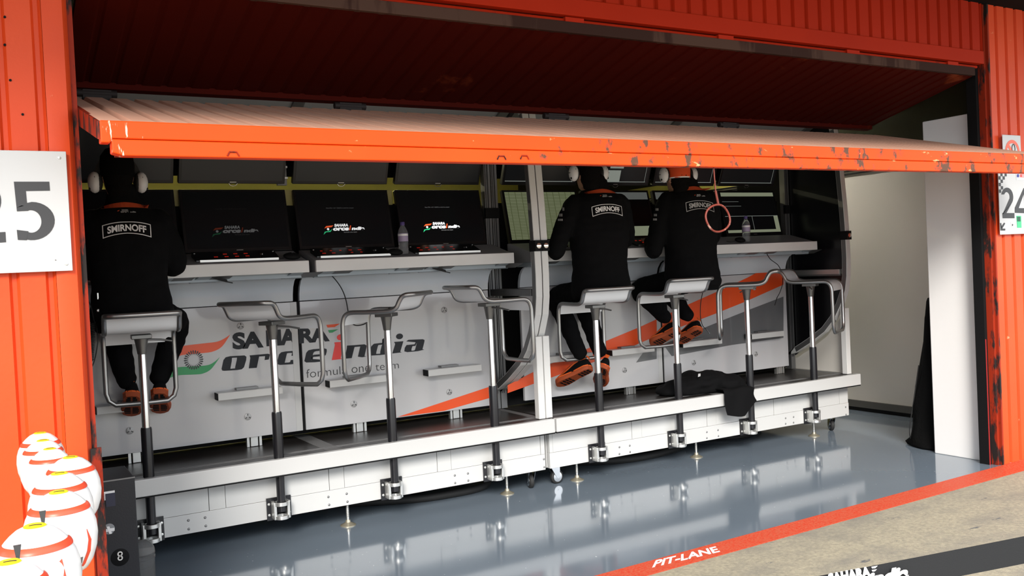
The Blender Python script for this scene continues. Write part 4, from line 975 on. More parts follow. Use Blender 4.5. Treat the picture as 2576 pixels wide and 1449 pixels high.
    for hs, kn, an in zip((1, -1), knees, ankles):
        kn, an = V(kn), V(an); h0 = hip+Lf*.095*hs; h0.z = hem+.045
        cf = kn*.55+an*.45+F*-.012
        limb(tm, [h0, h0*.5+kn*.5+Z*.012, kn, cf, kn*.22+an*.78, an+Z*.01], [.098, .088, .072, .068, .058, .054])
    tme = fuse(tm, .011, 4, 'trousers', amp=.0055, freq=13)
    for me_ in (tme, bme, jme):
        for v in me_.vertices:
            q = v.co-hip; pv = V((hip.x, 5.17, 0)); uu = (v.co.x-stx)*F.x+(v.co.y-5.17)*F.y
            if uu < -.112 and v.co.z < seat+.105: v.co += F*(-.112-uu)
            q = v.co-hip; uu, vv = q.x*F.x+q.y*F.y, abs(q.x*Lf.x+q.y*Lf.y)
            if -.3 < uu < .19 and vv < .23 and v.co.z > seat-.13: v.co.z = max(v.co.z, seat+(.008 if me_ is bme else .005))
    link('trousers', tme, m_trous, p, 80)
    for h_, t_ in shoes_: shoe(p, h_, t_, roll)
    # ---- hair / headgear
    hr = MB(); erings(hr, [(head-Z*.115-HF*.035, .052, .040), (head-Z*.085-HF*.040, .060, .048), (head-Z*.045-HF*.025, .068, .066), (head-Z*.0-HF*.018, .0785, .086), (head+Z*.05-HF*.006, .080, .100), (head+Z*.095-HF*.002, .070, .089), (head+Z*.126, .040, .054)], HF, HL, 2.1)
    link('hair', fuse(hr, .009, 3, 'hair', amp=.003, freq=40), m_hair, p, 80)
    if hat:
        hc = MB(); erings(hc, [(head-Z*.012, .083, .103), (head+Z*.05, .086, .108), (head+Z*.10, .079, .098), (head+Z*.135, .055, .068), (head+Z*.148, .02, .025)], HF, HL, 2.15, 28)
        cp = hc.build('cap', hat, p, 60)
        bp = [head+Z*.004+HF*(.085+.085*math.sin(a))+HL*(.078*math.cos(a)) for a in [math.pi*i/12 for i in range(13)]]
        MB().prism(bp, -Z*.006).build('cap_brim', hat, cp, 40)
        if hat is m_cap:
            rg = [[head+Z*z+HF*(.1055*math.sin(a)*sc)+HL*(.0855*math.cos(a)*sc) for a in [2*math.pi*i/28 for i in range(28)]] for z, sc in ((-.0125, .992), (-.004, 1.004))]
            MB().loft(rg, caps=False).build('white_piping', m_inkw, cp, 60)
    # ---- prints on the back, laid onto the cloth surface
    bvh = BVHTree.FromPolygons([v.co for v in jme.vertices], [tuple(q.vertices) for q in jme.polygons])
    def back(u, v, off=.0045):
        o = V((hip.x, hip.y, 0))+lean*.8-Lf*u; o.z = v; o -= F*.6
        h = bvh.ray_cast(o, F)[0]
        return (h if h else o+F*.47)-F*off
    def strip_between(a, b):
        mb = MB(); k = len(a); return mb.add([back(*q) for q in a]+[back(*q) for q in b], [(i, i+1, k+i+1, k+i) for i in range(k-1)])
    return p, jk, back, strip_between, C, F, Lf

def jacket_prints(jk, back, strip, uc, zc, tilt, zcol, zlogo, dim=1.0, collar=.075):
    m_w = m_inkw if dim == 1 else mat('greyed_white_print', (.42, .42, .42), .5)
    def T(u, v): # label space: u -1..1, v -1..1 arched
        x = uc+u*.116; z = zc+v*.031*(1+.10*abs(u))-.020*u*u+.010+u*tilt; return (x, z)
    n = 16; us = [-1+2*i/n for i in range(n+1)]; w = .13
    mb = MB()
    def add(a, b):
        k = len(a); mb.add([back(*q) for q in a]+[back(*q) for q in b], [(i, i+1, k+i+1, k+i) for i in range(k-1)])
    add([T(u, 1) for u in us], [T(u, 1-w) for u in us]); add([T(u, -1) for u in us], [T(u, -1+w) for u in us])
    for sg in (-1, 1):
        vs = [-1, -.5, 0, .5, 1]; add([T(sg, v) for v in vs], [T(sg*.966, v) for v in vs])
    mb.build('label_border', m_w, jk)
    tm = MB(); text_into(tm, 'SMIRNOFF', lambda u, v: back(*T(-.80+1.60*u, -.56+1.12*v)), .032); tm.build('label_lettering', m_w, jk)
    m_s = mat('small_grey_print', (.40, .40, .40), .5)
    lw = .05
    for s, x0, x1, z0, z1 in (('SAHARA', -.018, .014, .004, .012), ('orce', -.024, .014, -.006, .002), ('ndia', .022, .050, -.006, .002)):
        q = MB(); text_into(q, s, lambda u, v: back(uc+x0+(x1-x0)*u, zlogo+z0+(z1-z0)*v), .05); q.build('logo_lettering', m_s, jk)
    q = MB(); q.poly([back(uc-.040, zlogo+.001), back(uc-.037, zlogo+.007), back(uc-.028, zlogo+.009), back(uc-.031, zlogo+.003)]); q.build('logo_swoosh', m_collar, jk)
    a = [(uc*.35+collar*(-1+2*i/12)*1.5, zcol+.012-.020*abs(-1+2*i/12)**1.6) for i in range(13)]; b = [(x, zcol-.016-.004*abs(-1+2*i/12)) for i, (x, z) in enumerate(a)]
    strip(a, b).build('collar_trim', m_collar, jk)

pA = person('person in black with a black cap seated nearest the orange pillar, back turned', (.722, 5.185, 0), 85, (.690, 5.235, 2.085), 90, -.005, (-.010, .055, 0),
            [((.505, 5.27, 1.60), (.60, 5.46, 1.635)), ((.965, 5.30, 1.60), (.86, 5.48, 1.635))], [(.675, 5.57, 1.27), (.985, 5.45, 1.270)], [(.700, 5.405, .975), (.868, 5.405, .975)],
            [((.715, 5.35, .910), (.738, 5.570, .785)), ((.856, 5.35, .910), (.892, 5.570, .782))], m_capb, .97, 1.285, 1.258, .08)
jacket_prints(pA[1], pA[2], pA[3], .0, 1.790, .0, 1.925, 1.885)
pB = person('person with black hair seated in the middle beside the grey mast, back turned', (3.745, 5.185, 0), 80, (3.705, 5.225, 2.125), 84, .075, (.035, .045, 0),
            [((3.425, 5.24, 1.60), (3.60, 5.47, 1.640)), ((4.075, 5.32, 1.66), (3.99, 5.50, 1.645))], [(3.63, 5.58, 1.26), (3.86, 5.60, 1.26)], [(3.672, 5.37, .865), (3.842, 5.37, .865)],
            [((3.698, 5.30, .768), (3.582, 5.52, .655)), ((3.818, 5.30, .768), (3.925, 5.50, .622))], None, 1.0, 1.26, 1.234, .42)
jacket_prints(pB[1], pB[2], pB[3], .012, 1.862, .0, 2.000, 1.958)
pC = person('person in an orange cap seated on the farther stand, back turned', (4.575, 5.185, 0), 76, (4.500, 5.215, 2.105), 82, .09, (.015, .030, 0),
            [((4.305, 5.28, 1.58), (4.42, 5.47, 1.640)), ((4.89, 5.30, 1.66), (4.84, 5.49, 1.645))], [(4.385, 5.58, 1.285), (4.66, 5.60, 1.285)], [(4.47, 5.39, 1.065), (4.69, 5.39, 1.065)],
            [((4.523, 5.31, .972), (4.430, 5.50, .876)), ((4.733, 5.31, .965), (4.690, 5.50, .872))], m_cap, 1.0, 1.29, 1.264, .45)
jacket_prints(pC[1], pC[2], pC[3], .030, 1.882, -.004, 2.020, 1.958, .5)
# sleeve marks
jm_ = pA[1].data; bv = BVHTree.FromPolygons([v.co for v in jm_.vertices], [tuple(q.vertices) for q in jm_.polygons])
for px, py, r_, nm in ((247, 781, .0075, 'snap_button'), (246, 745, .004, 'zip_pull')):
    d = ray(px, py).normalized(); h_ = bv.ray_cast(CAM, d)[0]
    if h_:
        if nm == 'snap_button': MB().lathe([(r_, 0), (r_, .003), (r_*.6, .004), (r_*.5, .001), (0, .001)], h_-d*.001, -d, 14).build(nm, m_alu, pA[1], 40)
        else: MB().box(h_.x-.003, h_.x+.003, h_.y-.006, h_.y-.001, h_.z-.016, h_.z+.016).build(nm, m_alu, pA[1])
for pr, pts in ((pB, [(1415, 526, 10, 8), (1411, 541, 9, 7), (1410, 553, 13, 5)]), (pC, [(1653, 527, 8, 6), (1649, 541, 8, 6), (1648, 552, 10, 5)])):
    jm_ = pr[1].data; bv = BVHTree.FromPolygons([v.co for v in jm_.vertices], [tuple(q.vertices) for q in jm_.polygons]); mb = MB()
    for px, py, w, h in pts:
        for k in range(4):
            qs = []
            for dx, dy in ((k/4-.5, .5), (k/4-.32, .5), (k/4-.32, -.5), (k/4-.5, -.5)):
                d = ray(px+dx*w, py+dy*h).normalized(); hit = bv.ray_cast(CAM, d)[0]
                if hit: qs.append(hit-d*.004)
            if len(qs) == 4: mb.poly(qs)
    if mb.v: mb.build('sleeve_print', mat('small_grey_print', (.4, .4, .4), .5), pr[1])

headset(V((.690, 5.232, 2.045)), V((0, 1, 0)), V((-1, 0, 0)), .082, 'white cupped headset on the black capped person nearest the pillar', False)
a_ = math.radians(84); headset(V((3.705, 5.222, 2.125)), V((math.cos(a_), math.sin(a_), 0)), V((-math.sin(a_), math.cos(a_), 0)), .086, 'white cupped headset with microphone boom on the black haired person', True)
a_ = math.radians(80); headset(V((4.500, 5.212, 2.120)), V((math.cos(a_), math.sin(a_), 0)), V((-math.sin(a_), math.cos(a_), 0)), .090, 'white cupped headset over the orange cap', False)

# ============================================================ things on the desks
m_purple = mat('purple_plastic', (0.09, 0.06, 0.22), 0.4)
m_label = mat('lilac_paper_label', (0.34, 0.28, 0.42), 0.5)
m_water = mat('clear_bottle_plastic', (0.75, 0.76, 0.80), 0.08, trans=0.9, ior=1.2)
m_red = mat('red_indicator', (0.02, 0.002, 0.002), 0.4, emit=((1, .03, .01), .25))
def desk_z(y): return 1.600+(y-5.425)*(1.672-1.600)/.275
def bottle(px, py, label):
    y = 5.50; x = onY(px, py, y).x; z = desk_z(y)+.0008
    t = thing('water_bottle', label, 'bottle', (x, y, z), 'water bottles on the desks')
    k = .95
    MB().lathe([(0, .002), (.030*k, .0), (.0325, .008), (.0315, .022), (.0325, .036), (.0305, .042), (.0325, .048), (.0305, .056), (.0325, .062), (.0305, .070), (.0325, .078), (.032, .135), (.029, .152), (.020, .172), (.0125, .182), (.0125, .19), (0, .19)], (x, y, z), (0, 0, 1), 24).build('bottle_body', m_water, t, 40)
    MB().lathe([(.0331, .0), (.0331, .052)], (x, y, z+.082), (0, 0, 1), 24).build('paper_label', m_label, t, 40)
    MB().lathe([(.0334, .0), (.0334, .012)], (x, y, z+.118), (0, 0, 1), 24).build('label_band', m_inkw, t, 40)
    MB().lathe([(.0150, 0), (.0152, .018), (.013, .022), (0, .022)], (x, y, z+.186), (0, 0, 1), 18).build('bottle_cap', m_purple, t, 40)
bottle(1016, 640, 'clear water bottle with purple cap, on the desk left of the brightest logo screen')
bottle(1878, 606, 'clear water bottle with purple cap, on the desk right of the hanging ring')
def mouse(px, py, y, label):
    p = onY(px, py, y); z = desk_z(y)
    t = thing('computer_mouse', label, 'mouse', (p.x, y, z), 'computer mice on the desks')
    MB().ell((p.x, y, z+.020), (V((.055, .01, 0)), V((-.006, .034, .009)), V((0, 0, .021))), 18, 9).build('mouse_shell', m_black, t, 60)
    MB().box(p.x-.004, p.x+.004, y-.006, y+.012, z+.038, z+.043).build('scroll_wheel', m_rubber, t)
    MB().tube(bez([(p.x-.05, y, z+.012), (p.x-.075, y+.01, z+.007), (p.x-.105, y+.004, z+.006), (p.x-.12, y+.03, z+.014)], 4), .0025, 6).build('mouse_cable', m_rubber, t)
mouse(735, 652, 5.475, 'black mouse on the desk at the gap between two desk sections')
mouse(995, 641, 5.49, 'black mouse beside the water bottle under the brightest logo screen')
mouse(1862, 605, 5.49, 'black mouse beside the water bottle right of the hanging ring')
ICP = [((488, 652), (697, 642), 'long black intercom panel with red lights under the faint logo monitor'), ((790, 642), (976, 632), 'long black intercom panel with red lights left of the water bottle'),
       ((1036, 633), (1200, 624), 'long black intercom panel with red lights at the right end of the nearer desk'), ((1345, 616), (1430, 613), 'black intercom panel with red lights beside the grey mast'),
       ((1590, 606), (1650, 604), 'black intercom panel between the two persons at the farther desk')]
for (a, b, lab) in ICP:
    y0 = 5.485; A, B = onY(*a, 5.54), onY(*b, 5.54); sl = (1.672-1.600)/.275
    t = thing('intercom_panel', lab, 'intercom', ((A.x+B.x)/2, y0, desk_z(y0)), 'intercom panels along the desks')
    W2 = .13; z = lambda y: desk_z(y)
    pb_ = MB().hexa([(A.x, y0, z(y0)+.001), (B.x, y0, z(y0)+.001), (B.x, y0+W2, z(y0+W2)+.001), (A.x, y0+W2, z(y0+W2)+.001)], [(A.x, y0, z(y0)+.012), (B.x, y0, z(y0)+.012), (B.x, y0+W2, z(y0+W2)+.030), (A.x, y0+W2, z(y0+W2)+.030)]).build('panel_case', m_blackgl, t, bevel=.002)
    MB().box(A.x+.02, B.x-.01, y0-.012, y0-.002, z(y0)-.001, z(y0)+.012).build('front_strip', m_alu, t)
    L = B.x-A.x; n = max(3, int(L/.075)); s2 = (.018)/W2+sl; rnd = random.Random(int(a[0]))
    top = lambda y: z(y0)+.0125+(y-y0)*s2
    for r_, yy in enumerate((.035, .075)):
        for k in range(n-1):
            if rnd.random() < .2: continue
            x = A.x+.05+k*(L-.12)/n; w = rnd.choice((.016, .024, .030)); y = y0+yy
            mb = MB()
            for j in range(int(w/.008)):
                xx = x+j*.008; mb.poly([(xx, y, top(y)+.0006), (xx+.005, y, top(y)+.0006), (xx+.005, y+.011, top(y+.011)+.0006), (xx, y+.011, top(y+.011)+.0006)])
            mb.build('led_display', m_red, t)
    for x in (A.x+.012, B.x-.012):
        MB().cyl((x, y0+.1, top(y0+.1)), (x, y0+.1, top(y0+.1)+.002), .005, 10).build('corner_screw', m_alu, t)
    vb = MB().box(B.x-.10, B.x-.096, y0+.02, y0+.11, top(y0+.06)-.004, top(y0+.06)+.004).build('fader_slot', m_alud, t)

# ============================================================ cables
def cable(label, pts, r, m=None, name='cable', group=None, n=6):
    o = MB().tube([V(p) for p in bez([tuple(q) for q in pts], n)], r, 8).build(name, m or m_rubber, None, 60); return tag(o, label, 'cable', group)
cable('thin black cable hanging down the pale cowl from the second desk section', [onY(820, 682, 5.46), onY(838, 697, 5.49), onY(857, 722, 5.525), onY(869, 750, 5.575), onY(876, 785, 5.608), onY(880, 806, 5.610), onY(893, 818, 5.612), onY(912, 817, 5.612), onY(930, 808, 5.612)], .0032)
c1 = cable('black headset lead hanging beside the orange capped person, jack plug at its end', [onY(1771, 722, 5.30), onY(1763, 760, 5.32), onY(1762, 795, 5.33), onY(1767, 818, 5.33), onY(1776, 828, 5.33)], .0030)
MB().tube([onY(1776, 828, 5.33), onY(1785, 839, 5.33)], .0042, 8).build('jack_plug', m_chrome, c1)
c2 = cable('black headset lead draped over the back of the stool before the orange stripe', [onY(1928, 636, 5.47), onY(1938, 652, 5.45), onY(1958, 668, 5.40), onY(1967, 690, 5.36), onY(1969, 712, 5.33), onY(1962, 735, 5.32), onY(1955, 748, 5.32)], .0030)
MB().tube([onY(1955, 748, 5.32), onY(1949, 768, 5.32)], .0036, 8).build('jack_plug', m_rubber, c2)
# coiled lead at the left
a, b = onY(234, 812, 5.12), onY(229, 904, 5.12); hx = []
for i in range(300):
    t = i/299; p = a.lerp(b, t); an = 2*math.pi*22*t; hx.append(p+V((.011*math.cos(an), .011*math.sin(an), 0)))
cl = MB().tube(hx, .0028, 6).tube([V(q) for q in bez([tuple(onY(216, 742, 5.15)), tuple(onY(229, 772, 5.14)), tuple(onY(236, 805, 5.12)), tuple(hx[0])], 5)], .0028, 6)
cl.tube([V(q) for q in bez([tuple(hx[-1]), tuple(onY(227, 915, 5.12)), tuple(onY(229, 926, 5.12)), tuple(onY(238, 905, 5.12)), tuple(onY(246, 860, 5.12)), tuple(onY(243, 820, 5.13)), tuple(onY(246, 790, 5.14))], 5)], .0028, 6)
co = cl.build('coiled_cable', m_rubber, None, 60); tag(co, 'black coiled headset lead hanging beside the left pillar edge', 'cable')
MB().ell(onY(228.5, 926, 5.12), (V((.006, 0, 0)), V((0, .006, 0)), V((0, 0, .009))), 10, 6).build('red_plug', mat('dark_red_plug', (.10, .015, .01), .5), co)
# hoses on the floor under the stands
def floor_pts(P, z): return [onZ(x, y, z) for x, y in P]
cable('ribbed black hose on the floor under the right half of the nearer stand', [V((1.9, 5.75, .03)), V((2.35, 5.52, .028)), V((2.62, 5.46, .028)), V((2.92, 5.50, .028)), V((3.1, 5.75, .03))], .026, m_rubber, 'hose', 'floor hoses', 5)
cable('thick black hose curving over the floor under the farther stand', [V((3.75, 5.75, .03)), V((4.05, 5.55, .03)), V((4.35, 5.50, .03)), V((4.75, 5.60, .03)), V((4.90, 5.85, .03))], .028, m_rubber, 'hose', 'floor hoses', 5)
cable('thin black hose looping under the clamps of the farther stand', [V((4.95, 6.1, .02)), V((5.22, 5.72, .02)), V((5.45, 5.60, .02)), V((5.8, 5.80, .02))], .018, m_rubber, 'hose', 'floor hoses', 5)
# cables lying in the under-desk slots
for pts, lab in (([(520, 693), (540, 700), (560, 706), (572, 709)], 'black cable bundle in the desk slot right of the nearest person'), ([(1088, 674), (1100, 678), (1112, 681), (1122, 684)], 'black cable bundle in the desk slot under the right end of the nearer desk')):
    P = [onY(x, y, 5.445) for x, y in pts]
    mb = MB()
    for k in range(3): mb.tube([p+V((0, .004*k, .005*k)) for p in P], .004, 6)
    o = mb.tube([P[-1], P[-1]+V((.03, 0, -.008))], .003, 6).build('cable_bundle', m_rubber, None, 60); tag(o, lab, 'cable')
# small tool on the third stool
p = onY(992, 778, 5.16); tp = thing('cable_tool', 'small black tool with a thin cable lying on the empty stool facing left', 'tool', (p.x, 5.16, 1.29))
MB().prism([p+V((-.035, 0, .0)), p+V((.030, 0, .0)), p+V((.034, 0, .012)), p+V((.012, 0, .020)), p+V((-.012, 0, .010)), p+V((-.03, 0, .012))], (0, .02, 0)).build('tool_body', m_black, tp, bevel=.002)
MB().tube([p+V((-.035, .01, .004)), p+V((-.085, .01, .0005))], .0025, 6).tube([p+V((.03, .01, .006)), p+V((.06, .01, .004))], .002, 6).build('tool_lead', m_rubber, tp)

# ============================================================ black jacket lying over the deck edge
def cloth_grid(fn, nu, nv, thick=.006):
    vs = []; fs = []
    for s_ in (0, 1):
        for i in range(nu+1):
            for j in range(nv+1):
                vs.append(fn(i/nu, j/nv)+V((0, 0, thick*s_)))
    k = (nu+1)*(nv+1); w = nv+1
    for i in range(nu):
        for j in range(nv):
            a = i*w+j; fs += [(a, a+1, a+w+1, a+w), (k+a, k+a+w, k+a+w+1, k+a+1)]
    for i in range(nu): fs += [(i*w, (i+1)*w, k+(i+1)*w, k+i*w), (i*w+nv, k+i*w+nv, k+(i+1)*w+nv, (i+1)*w+nv)]
    for j in range(nv): fs += [(j, k+j, k+j+1, j+1), (nu*w+j, nu*w+j+1, k+nu*w+j+1, k+nu*w+j)]
    return MB().add(vs, fs)
jt = thing('folded_jacket', 'crumpled black jacket lying on the deck and drooping over its edge', 'jacket', (4.75, 5.25, .49))
lump = MB()
for (x, y, z, rx, ry, rz) in ((4.62, 5.36, .53, .20, .14, .08), (4.78, 5.32, .55, .20, .14, .10), (4.95, 5.26, .53, .16, .12, .08), (4.52, 5.40, .515, .14, .12, .05), (4.72, 5.40, .57, .12, .12, .07), (4.86, 5.36, .58, .13, .10, .06)):
    lump.ell((x, y, z), (V((rx, 0, 0)), V((0, ry, 0)), V((0, 0, rz))), 16, 9)
lme = fuse(lump, .012, 3, 'jacket_body', amp=.016, freq=9)
for v in lme.vertices: v.co.z = max(v.co.z, .4925)
link('jacket_body', lme, m_cloth, jt, 80)
lp = MB()
def drop(u, v):
    x = 4.74+.30*v+.015*math.sin(6*u); w = .015*math.sin(9*v+4*u)
    if u < .45: return V((x, 5.26-.17*u/.45, .515+w*.4-.004*u))
    t = (u-.45)/.55; return V((x+.03*t+.01*math.sin(7*v), 5.085-.006*math.sin(9*v+3*t), .512-(.16+.045*math.sin(2.4*v+.4)-.09*max(0, v-.62)*2)*t))
cloth_grid(drop, 14, 18).build('hanging_sleeve', m_cloth, jt, 80)
pl = onY(1759, 944, 5.20); MB().prism([pl+V((-.012, 0, -.012)), pl+V((.012, 0, -.008)), pl+V((.014, 0, .012)), pl+V((-.008, 0, .012))], (0, .002, 0)).build('jacket_print', mat('small_grey_print', (.4, .4, .4), .5), jt)

# ============================================================ black case at the left, jar, quilted cover
m_case = spots(mat('dark_navy_case_face', (0.010, 0.0105, 0.0145), 0.45, bump=(120, .05)), 50, .72, .75, (.3, .3, .3))
CYF = 4.70
cA, cB, cC = onY(340, 1203, CYF), onY(352, 1449, CYF), onY(252, 1209, CYF)
xr = .5*(cA.x+cB.x)
kc = thing('equipment_case', 'dark navy equipment case with a white latch beside the left pillar', 'case', (xr-.3, CYF+.1, 0))
zt_ = .5*(cA.z+cC.z)
cs = MB().box(xr-.62, xr, CYF, CYF+.34, .0, zt_).build('case_body', m_case, kc, bevel=.004)
MB().box(xr-.62, xr+.001, CYF-.002, CYF+.006, zt_-.004, zt_+.002).build('top_edge', m_alud, kc)
lt = onY(275, 1247, CYF); lf = MB().box(lt.x-.024, lt.x+.024, CYF-.004, CYF-.001, lt.z-.018, lt.z+.022)
lf.build('latch_frame', m_inkw, kc); MB().box(lt.x-.017, lt.x+.024, CYF-.007, CYF-.0042, lt.z-.05, lt.z+.012).build('latch_flap', mat('navy_flap', (.025, .026, .05), .5), kc)
cr = onY(274, 1333, CYF); cm = MB()
cm.box(cr.x-.024, cr.x+.024, CYF-.006, CYF-.003, cr.z-.007, cr.z+.007).prism([(cr.x-.010, CYF-.008, cr.z+.018), (cr.x+.002, CYF-.008, cr.z+.018), (cr.x+.012, CYF-.008, cr.z-.018), (cr.x-.0, CYF-.008, cr.z-.018)], (0, .004, 0))
MB().lathe([(.026, 0), (.024, .002), (0, .002)], (cr.x, CYF, cr.z+.004), (0, -1, 0), 18).build('latch_dish', m_grey, kc); cm.build('latch_cross', m_inkw, kc)
so_ = onY(302, 1402, CYF); MB().lathe([(.041, .0), (.041, .002), (.038, .003), (0, .003)], (so_.x, CYF, so_.z), (0, -1, 0), 24).build('socket_recess', m_black, kc, 40)
sk_ = MB()
for dz in (.010, -.010): sk_.lathe([(.006, 0), (.006, .004), (.012, .004), (.012, 0)], (so_.x, CYF-.003, so_.z+.008+dz), (0, -1, 0), 16)
sk_.build('socket_pins', m_alu, kc, 40)
jy = 5.0; jp = onY(366, 1420, jy); jx = onY(350, 1400, jy).x+.018
jr = thing('plastic_jar', 'clear ribbed plastic jar on the floor beside the navy case', 'jar', (jx, jy, 0))
MB().lathe([(0, .002), (.052, 0), (.056, .006), (.056, .112), (.060, .114), (.060, .124), (.056, .126), (.056, .134), (.060, .136), (.060, .142)], (jx, jy, 0.0005), (0, 0, 1), 28).build('jar_body', mat('smoky_clear_plastic', (.45, .45, .45), .15, trans=.8, ior=1.2), jr, 40)
MB().lathe([(.060, .1425), (.056, .165), (.040, .195), (.020, .205), (0, .206)], (jx, jy, 0.0005), (0, 0, 1), 28).build('jar_lid', mat('smoky_clear_plastic', (.45, .45, .45), .15), jr, 60)

qc = thing('quilted_cover', 'tall black quilted cover standing behind the white partition', 'cover', (6.16, 4.37, 0))
rows = [(0, .255, .13), (.02, .268, .14), (.06, .245, .125), (.16, .225, .11), (.30, .205, .105), (.45, .17, .10), (.62, .135, .095), (.80, .10, .085), (.98, .072, .075), (1.10, .058, .06), (1.125, .052, .05), (1.13, .030, .035), (1.20, .026, .03), (1.26, .022, .025), (1.275, .008, .01)]
qm = MB(); rg = []
for z, dy, dx in rows:
    ring = []
    for i in range(28):
        a = 2*math.pi*i/28; w = 1+.07*math.sin(5*a+z*9)+.05*math.sin(11*a-z*14)+.03*math.sin(z*60)
        ring.append(V((6.185+dx*math.cos(a)*w, 4.335+dy*math.sin(a)*w*(1 if math.sin(a) > 0 else .9), z+.001)))
    rg.append(ring)
qm.loft(rg).build('cover_cloth', mat('black_quilted_cloth', (.004, .004, .004), .95, bump=(60, .5), spec=.1), qc, 70)
MB().tube(bez([(6.14, 4.55, .02), (6.12, 4.55, .12), (6.115, 4.50, .35), (6.12, 4.45, .62)], 5), .004, 6).build('cover_seam', m_rubber, qc)

# ============================================================ row of small white helmets on a rail before the left pillar
m_hel = mat('gloss_white_helmet', (0.86, 0.86, 0.86), 0.3, coat=.5)
m_hyel = mat('yellow_shield_print', (0.80, 0.62, 0.02), 0.4)
m_hred = mat('red_helmet_band', (0.72, 0.07, 0.03), 0.35)
HS = [(100, 1084, 112, 3.05), (107, 1103, 112, 2.80), (124, 1124, 114, 2.62), (176, 1144, 136, 2.46), (148, 1184, 152, 2.24), (146, 1230, 172, 2.00), (86, 1313, 206, 1.74), (22, 1404, 210, 1.54)]
HL_ = ['helmet at the back of the row, topmost in the photo', 'second helmet from the back of the row', 'third helmet from the back of the row', 'helmet standing out to the right, nearest the red corner guard', 'helmet in the middle with its shield against the one behind', 'helmet with the red side stripe, third from the front', 'large helmet with an aerial and a red cheek patch, second from the front', 'front helmet cut off by the photo edge']
def helmet(px, py, wpx, dep, lab, i):
    w = wpx*dep/FPX/2; top = atD(px, py, dep); h = w*2.42
    c = V((top.x, top.y, top.z-h*.52)); fwd = (V((CAM.x, CAM.y, 0))-V((c.x, c.y, 0))).normalized(); fwd = (fwd+V((.12, 0, 0))).normalized(); lf = V((-fwd.y, fwd.x, 0))
    t = thing('helmet', 'small white '+lab, 'helmet', (c.x, c.y, c.z-h*.5), 'white helmets in a row')
    prof = [(-.50, .50), (-.47, .66), (-.36, .84), (-.20, .96), (-.04, 1.0), (.10, .97), (.20, .90), (.30, .78), (.38, .63), (.45, .42), (.49, .20), (.50, .04)]
    def P(z, a, k=1.0):
        for j in range(len(prof)-1):
            if prof[j][0] <= z <= prof[j+1][0]: q = (z-prof[j][0])/(prof[j+1][0]-prof[j][0]); r = prof[j][1]*(1-q)+prof[j+1][1]*q; break
        else: r = prof[-1][1]
        r *= w*k; return c+fwd*(r*1.06*math.cos(a))+lf*(r*math.sin(a))+V((0, 0, h*z))
    n = 32; zs = [-.50+i*.05 for i in range(20)]+[.475, .495]
    MB().loft([[P(z, 2*math.pi*j/n) for j in range(n)] for z in zs]).build('shell', m_hel, t, 60)
    A = [-1.75+3.5*j/24 for j in range(25)]
    MB().add([P(zz, a, kk) for zz, kk in ((.335, 1.02), (.318, 1.035), (.302, 1.038), (.285, 1.035), (.268, 1.022)) for a in A], [(25*i+j, 25*i+j+1, 25*i+25+j+1, 25*i+25+j) for i in range(4) for j in range(24)]).build('brow_band', m_hred, t, 60)
    def crown(u, v, off=.0012):
        r = math.hypot(u, v); z = .5
        for j in range(len(prof)-1):
            if prof[j+1][1] <= r <= prof[j][1]: q = (r-prof[j][1])/(prof[j+1][1]-prof[j][1]); z = prof[j][0]*(1-q)+prof[j+1][0]*q
        return c+fwd*(u*w*1.06)+lf*(v*w)+V((0, 0, h*z+off))
    S = [2*math.pi*j/16 for j in range(16)]
    rr = [[crown(.06+.22*k*math.cos(s), .26*k*math.sin(s)) for s in S] for k in (1, .66, .33, .05)]
    MB().loft(rr).build('yellow_shield', m_hyel, t)
    MB().add([crown(.12+.03*math.sin(6*v), v, .0022) for v in (-.14, -.07, 0, .07, .14)]+[crown(.16+.03*math.sin(6*v), v, .0022) for v in (-.14, -.07, 0, .07, .14)], [(j, j+1, 6+j, 5+j) for j in range(4)]).build('shield_emblem', m_ink, t)
    b = P(.0, 1.95, 1.03); MB().ell(b, (fwd*.006, lf*.004, V((0, 0, .007))), 8, 6).build('visor_pivot', m_ink, t)
    if i == 6:
        q = [P(z, a, 1.012) for z, a in ((.13, .20), (-.02, .98), (-.12, .98), (-.30, .92), (-.18, .62), (-.02, .05))]
        MB().poly([P(.05, -.05, 1.03), P(.19, .50, 1.02), P(.0, .53, 1.02), P(-.30, .56, 1.02), P(-.13, .28, 1.03)]).build('red_cheek_patch', m_hred, t)
    if i in (6, 7):
        a0 = P(.47, math.pi*.75); MB().prism([a0+lf*.0025, a0-lf*.0025, a0-lf*.006+V((0, 0, .024)), a0+lf*.006+V((0, 0, .024))], fwd*.004).build('aerial', m_ink, t)
    if i == 5:
        MB().add([P(z, a, 1.012) for z, a in ((.06, .62), (-.08, .66), (-.22, .62), (-.36, .52), (-.48, .46))]+[P(z, a, 1.012) for z, a in ((.06, .64), (-.08, .78), (-.22, .78), (-.36, .66), (-.48, .60))], [(j, j+1, 5+j+1, 5+j) for j in range(4)]).build('red_side_stripe', m_hred, t)
        MB().add([P(z, a, 1.013) for z, a in ((-.26, .12), (-.33, .15), (-.42, .17), (-.49, .18))]+[P(z, a, 1.013) for z, a in ((-.26, .50), (-.33, .50), (-.42, .46), (-.49, .42))], [(j, j+1, 4+j+1, 4+j) for j in range(3)]).build('knitted_trim', m_inkgrey, t)
    MB().lathe([(w*.5, 0), (w*.48, .006), (0, .006)], (c.x, c.y, c.z-h*.5-.006), (0, 0, 1), 20).build('neck_pad', m_rubber, t)
    return c, h
hc = [helmet(*HS[i], HL_[i], i) for i in range(8)]
hr_ = thing('helmet_rack', 'narrow black rack carrying the row of white helmets', 'rack', (hc[4][0].x, hc[4][0].y, 0))
bots = [V((c.x, c.y, c.z-h*.5-.0145)) for c, h in hc]
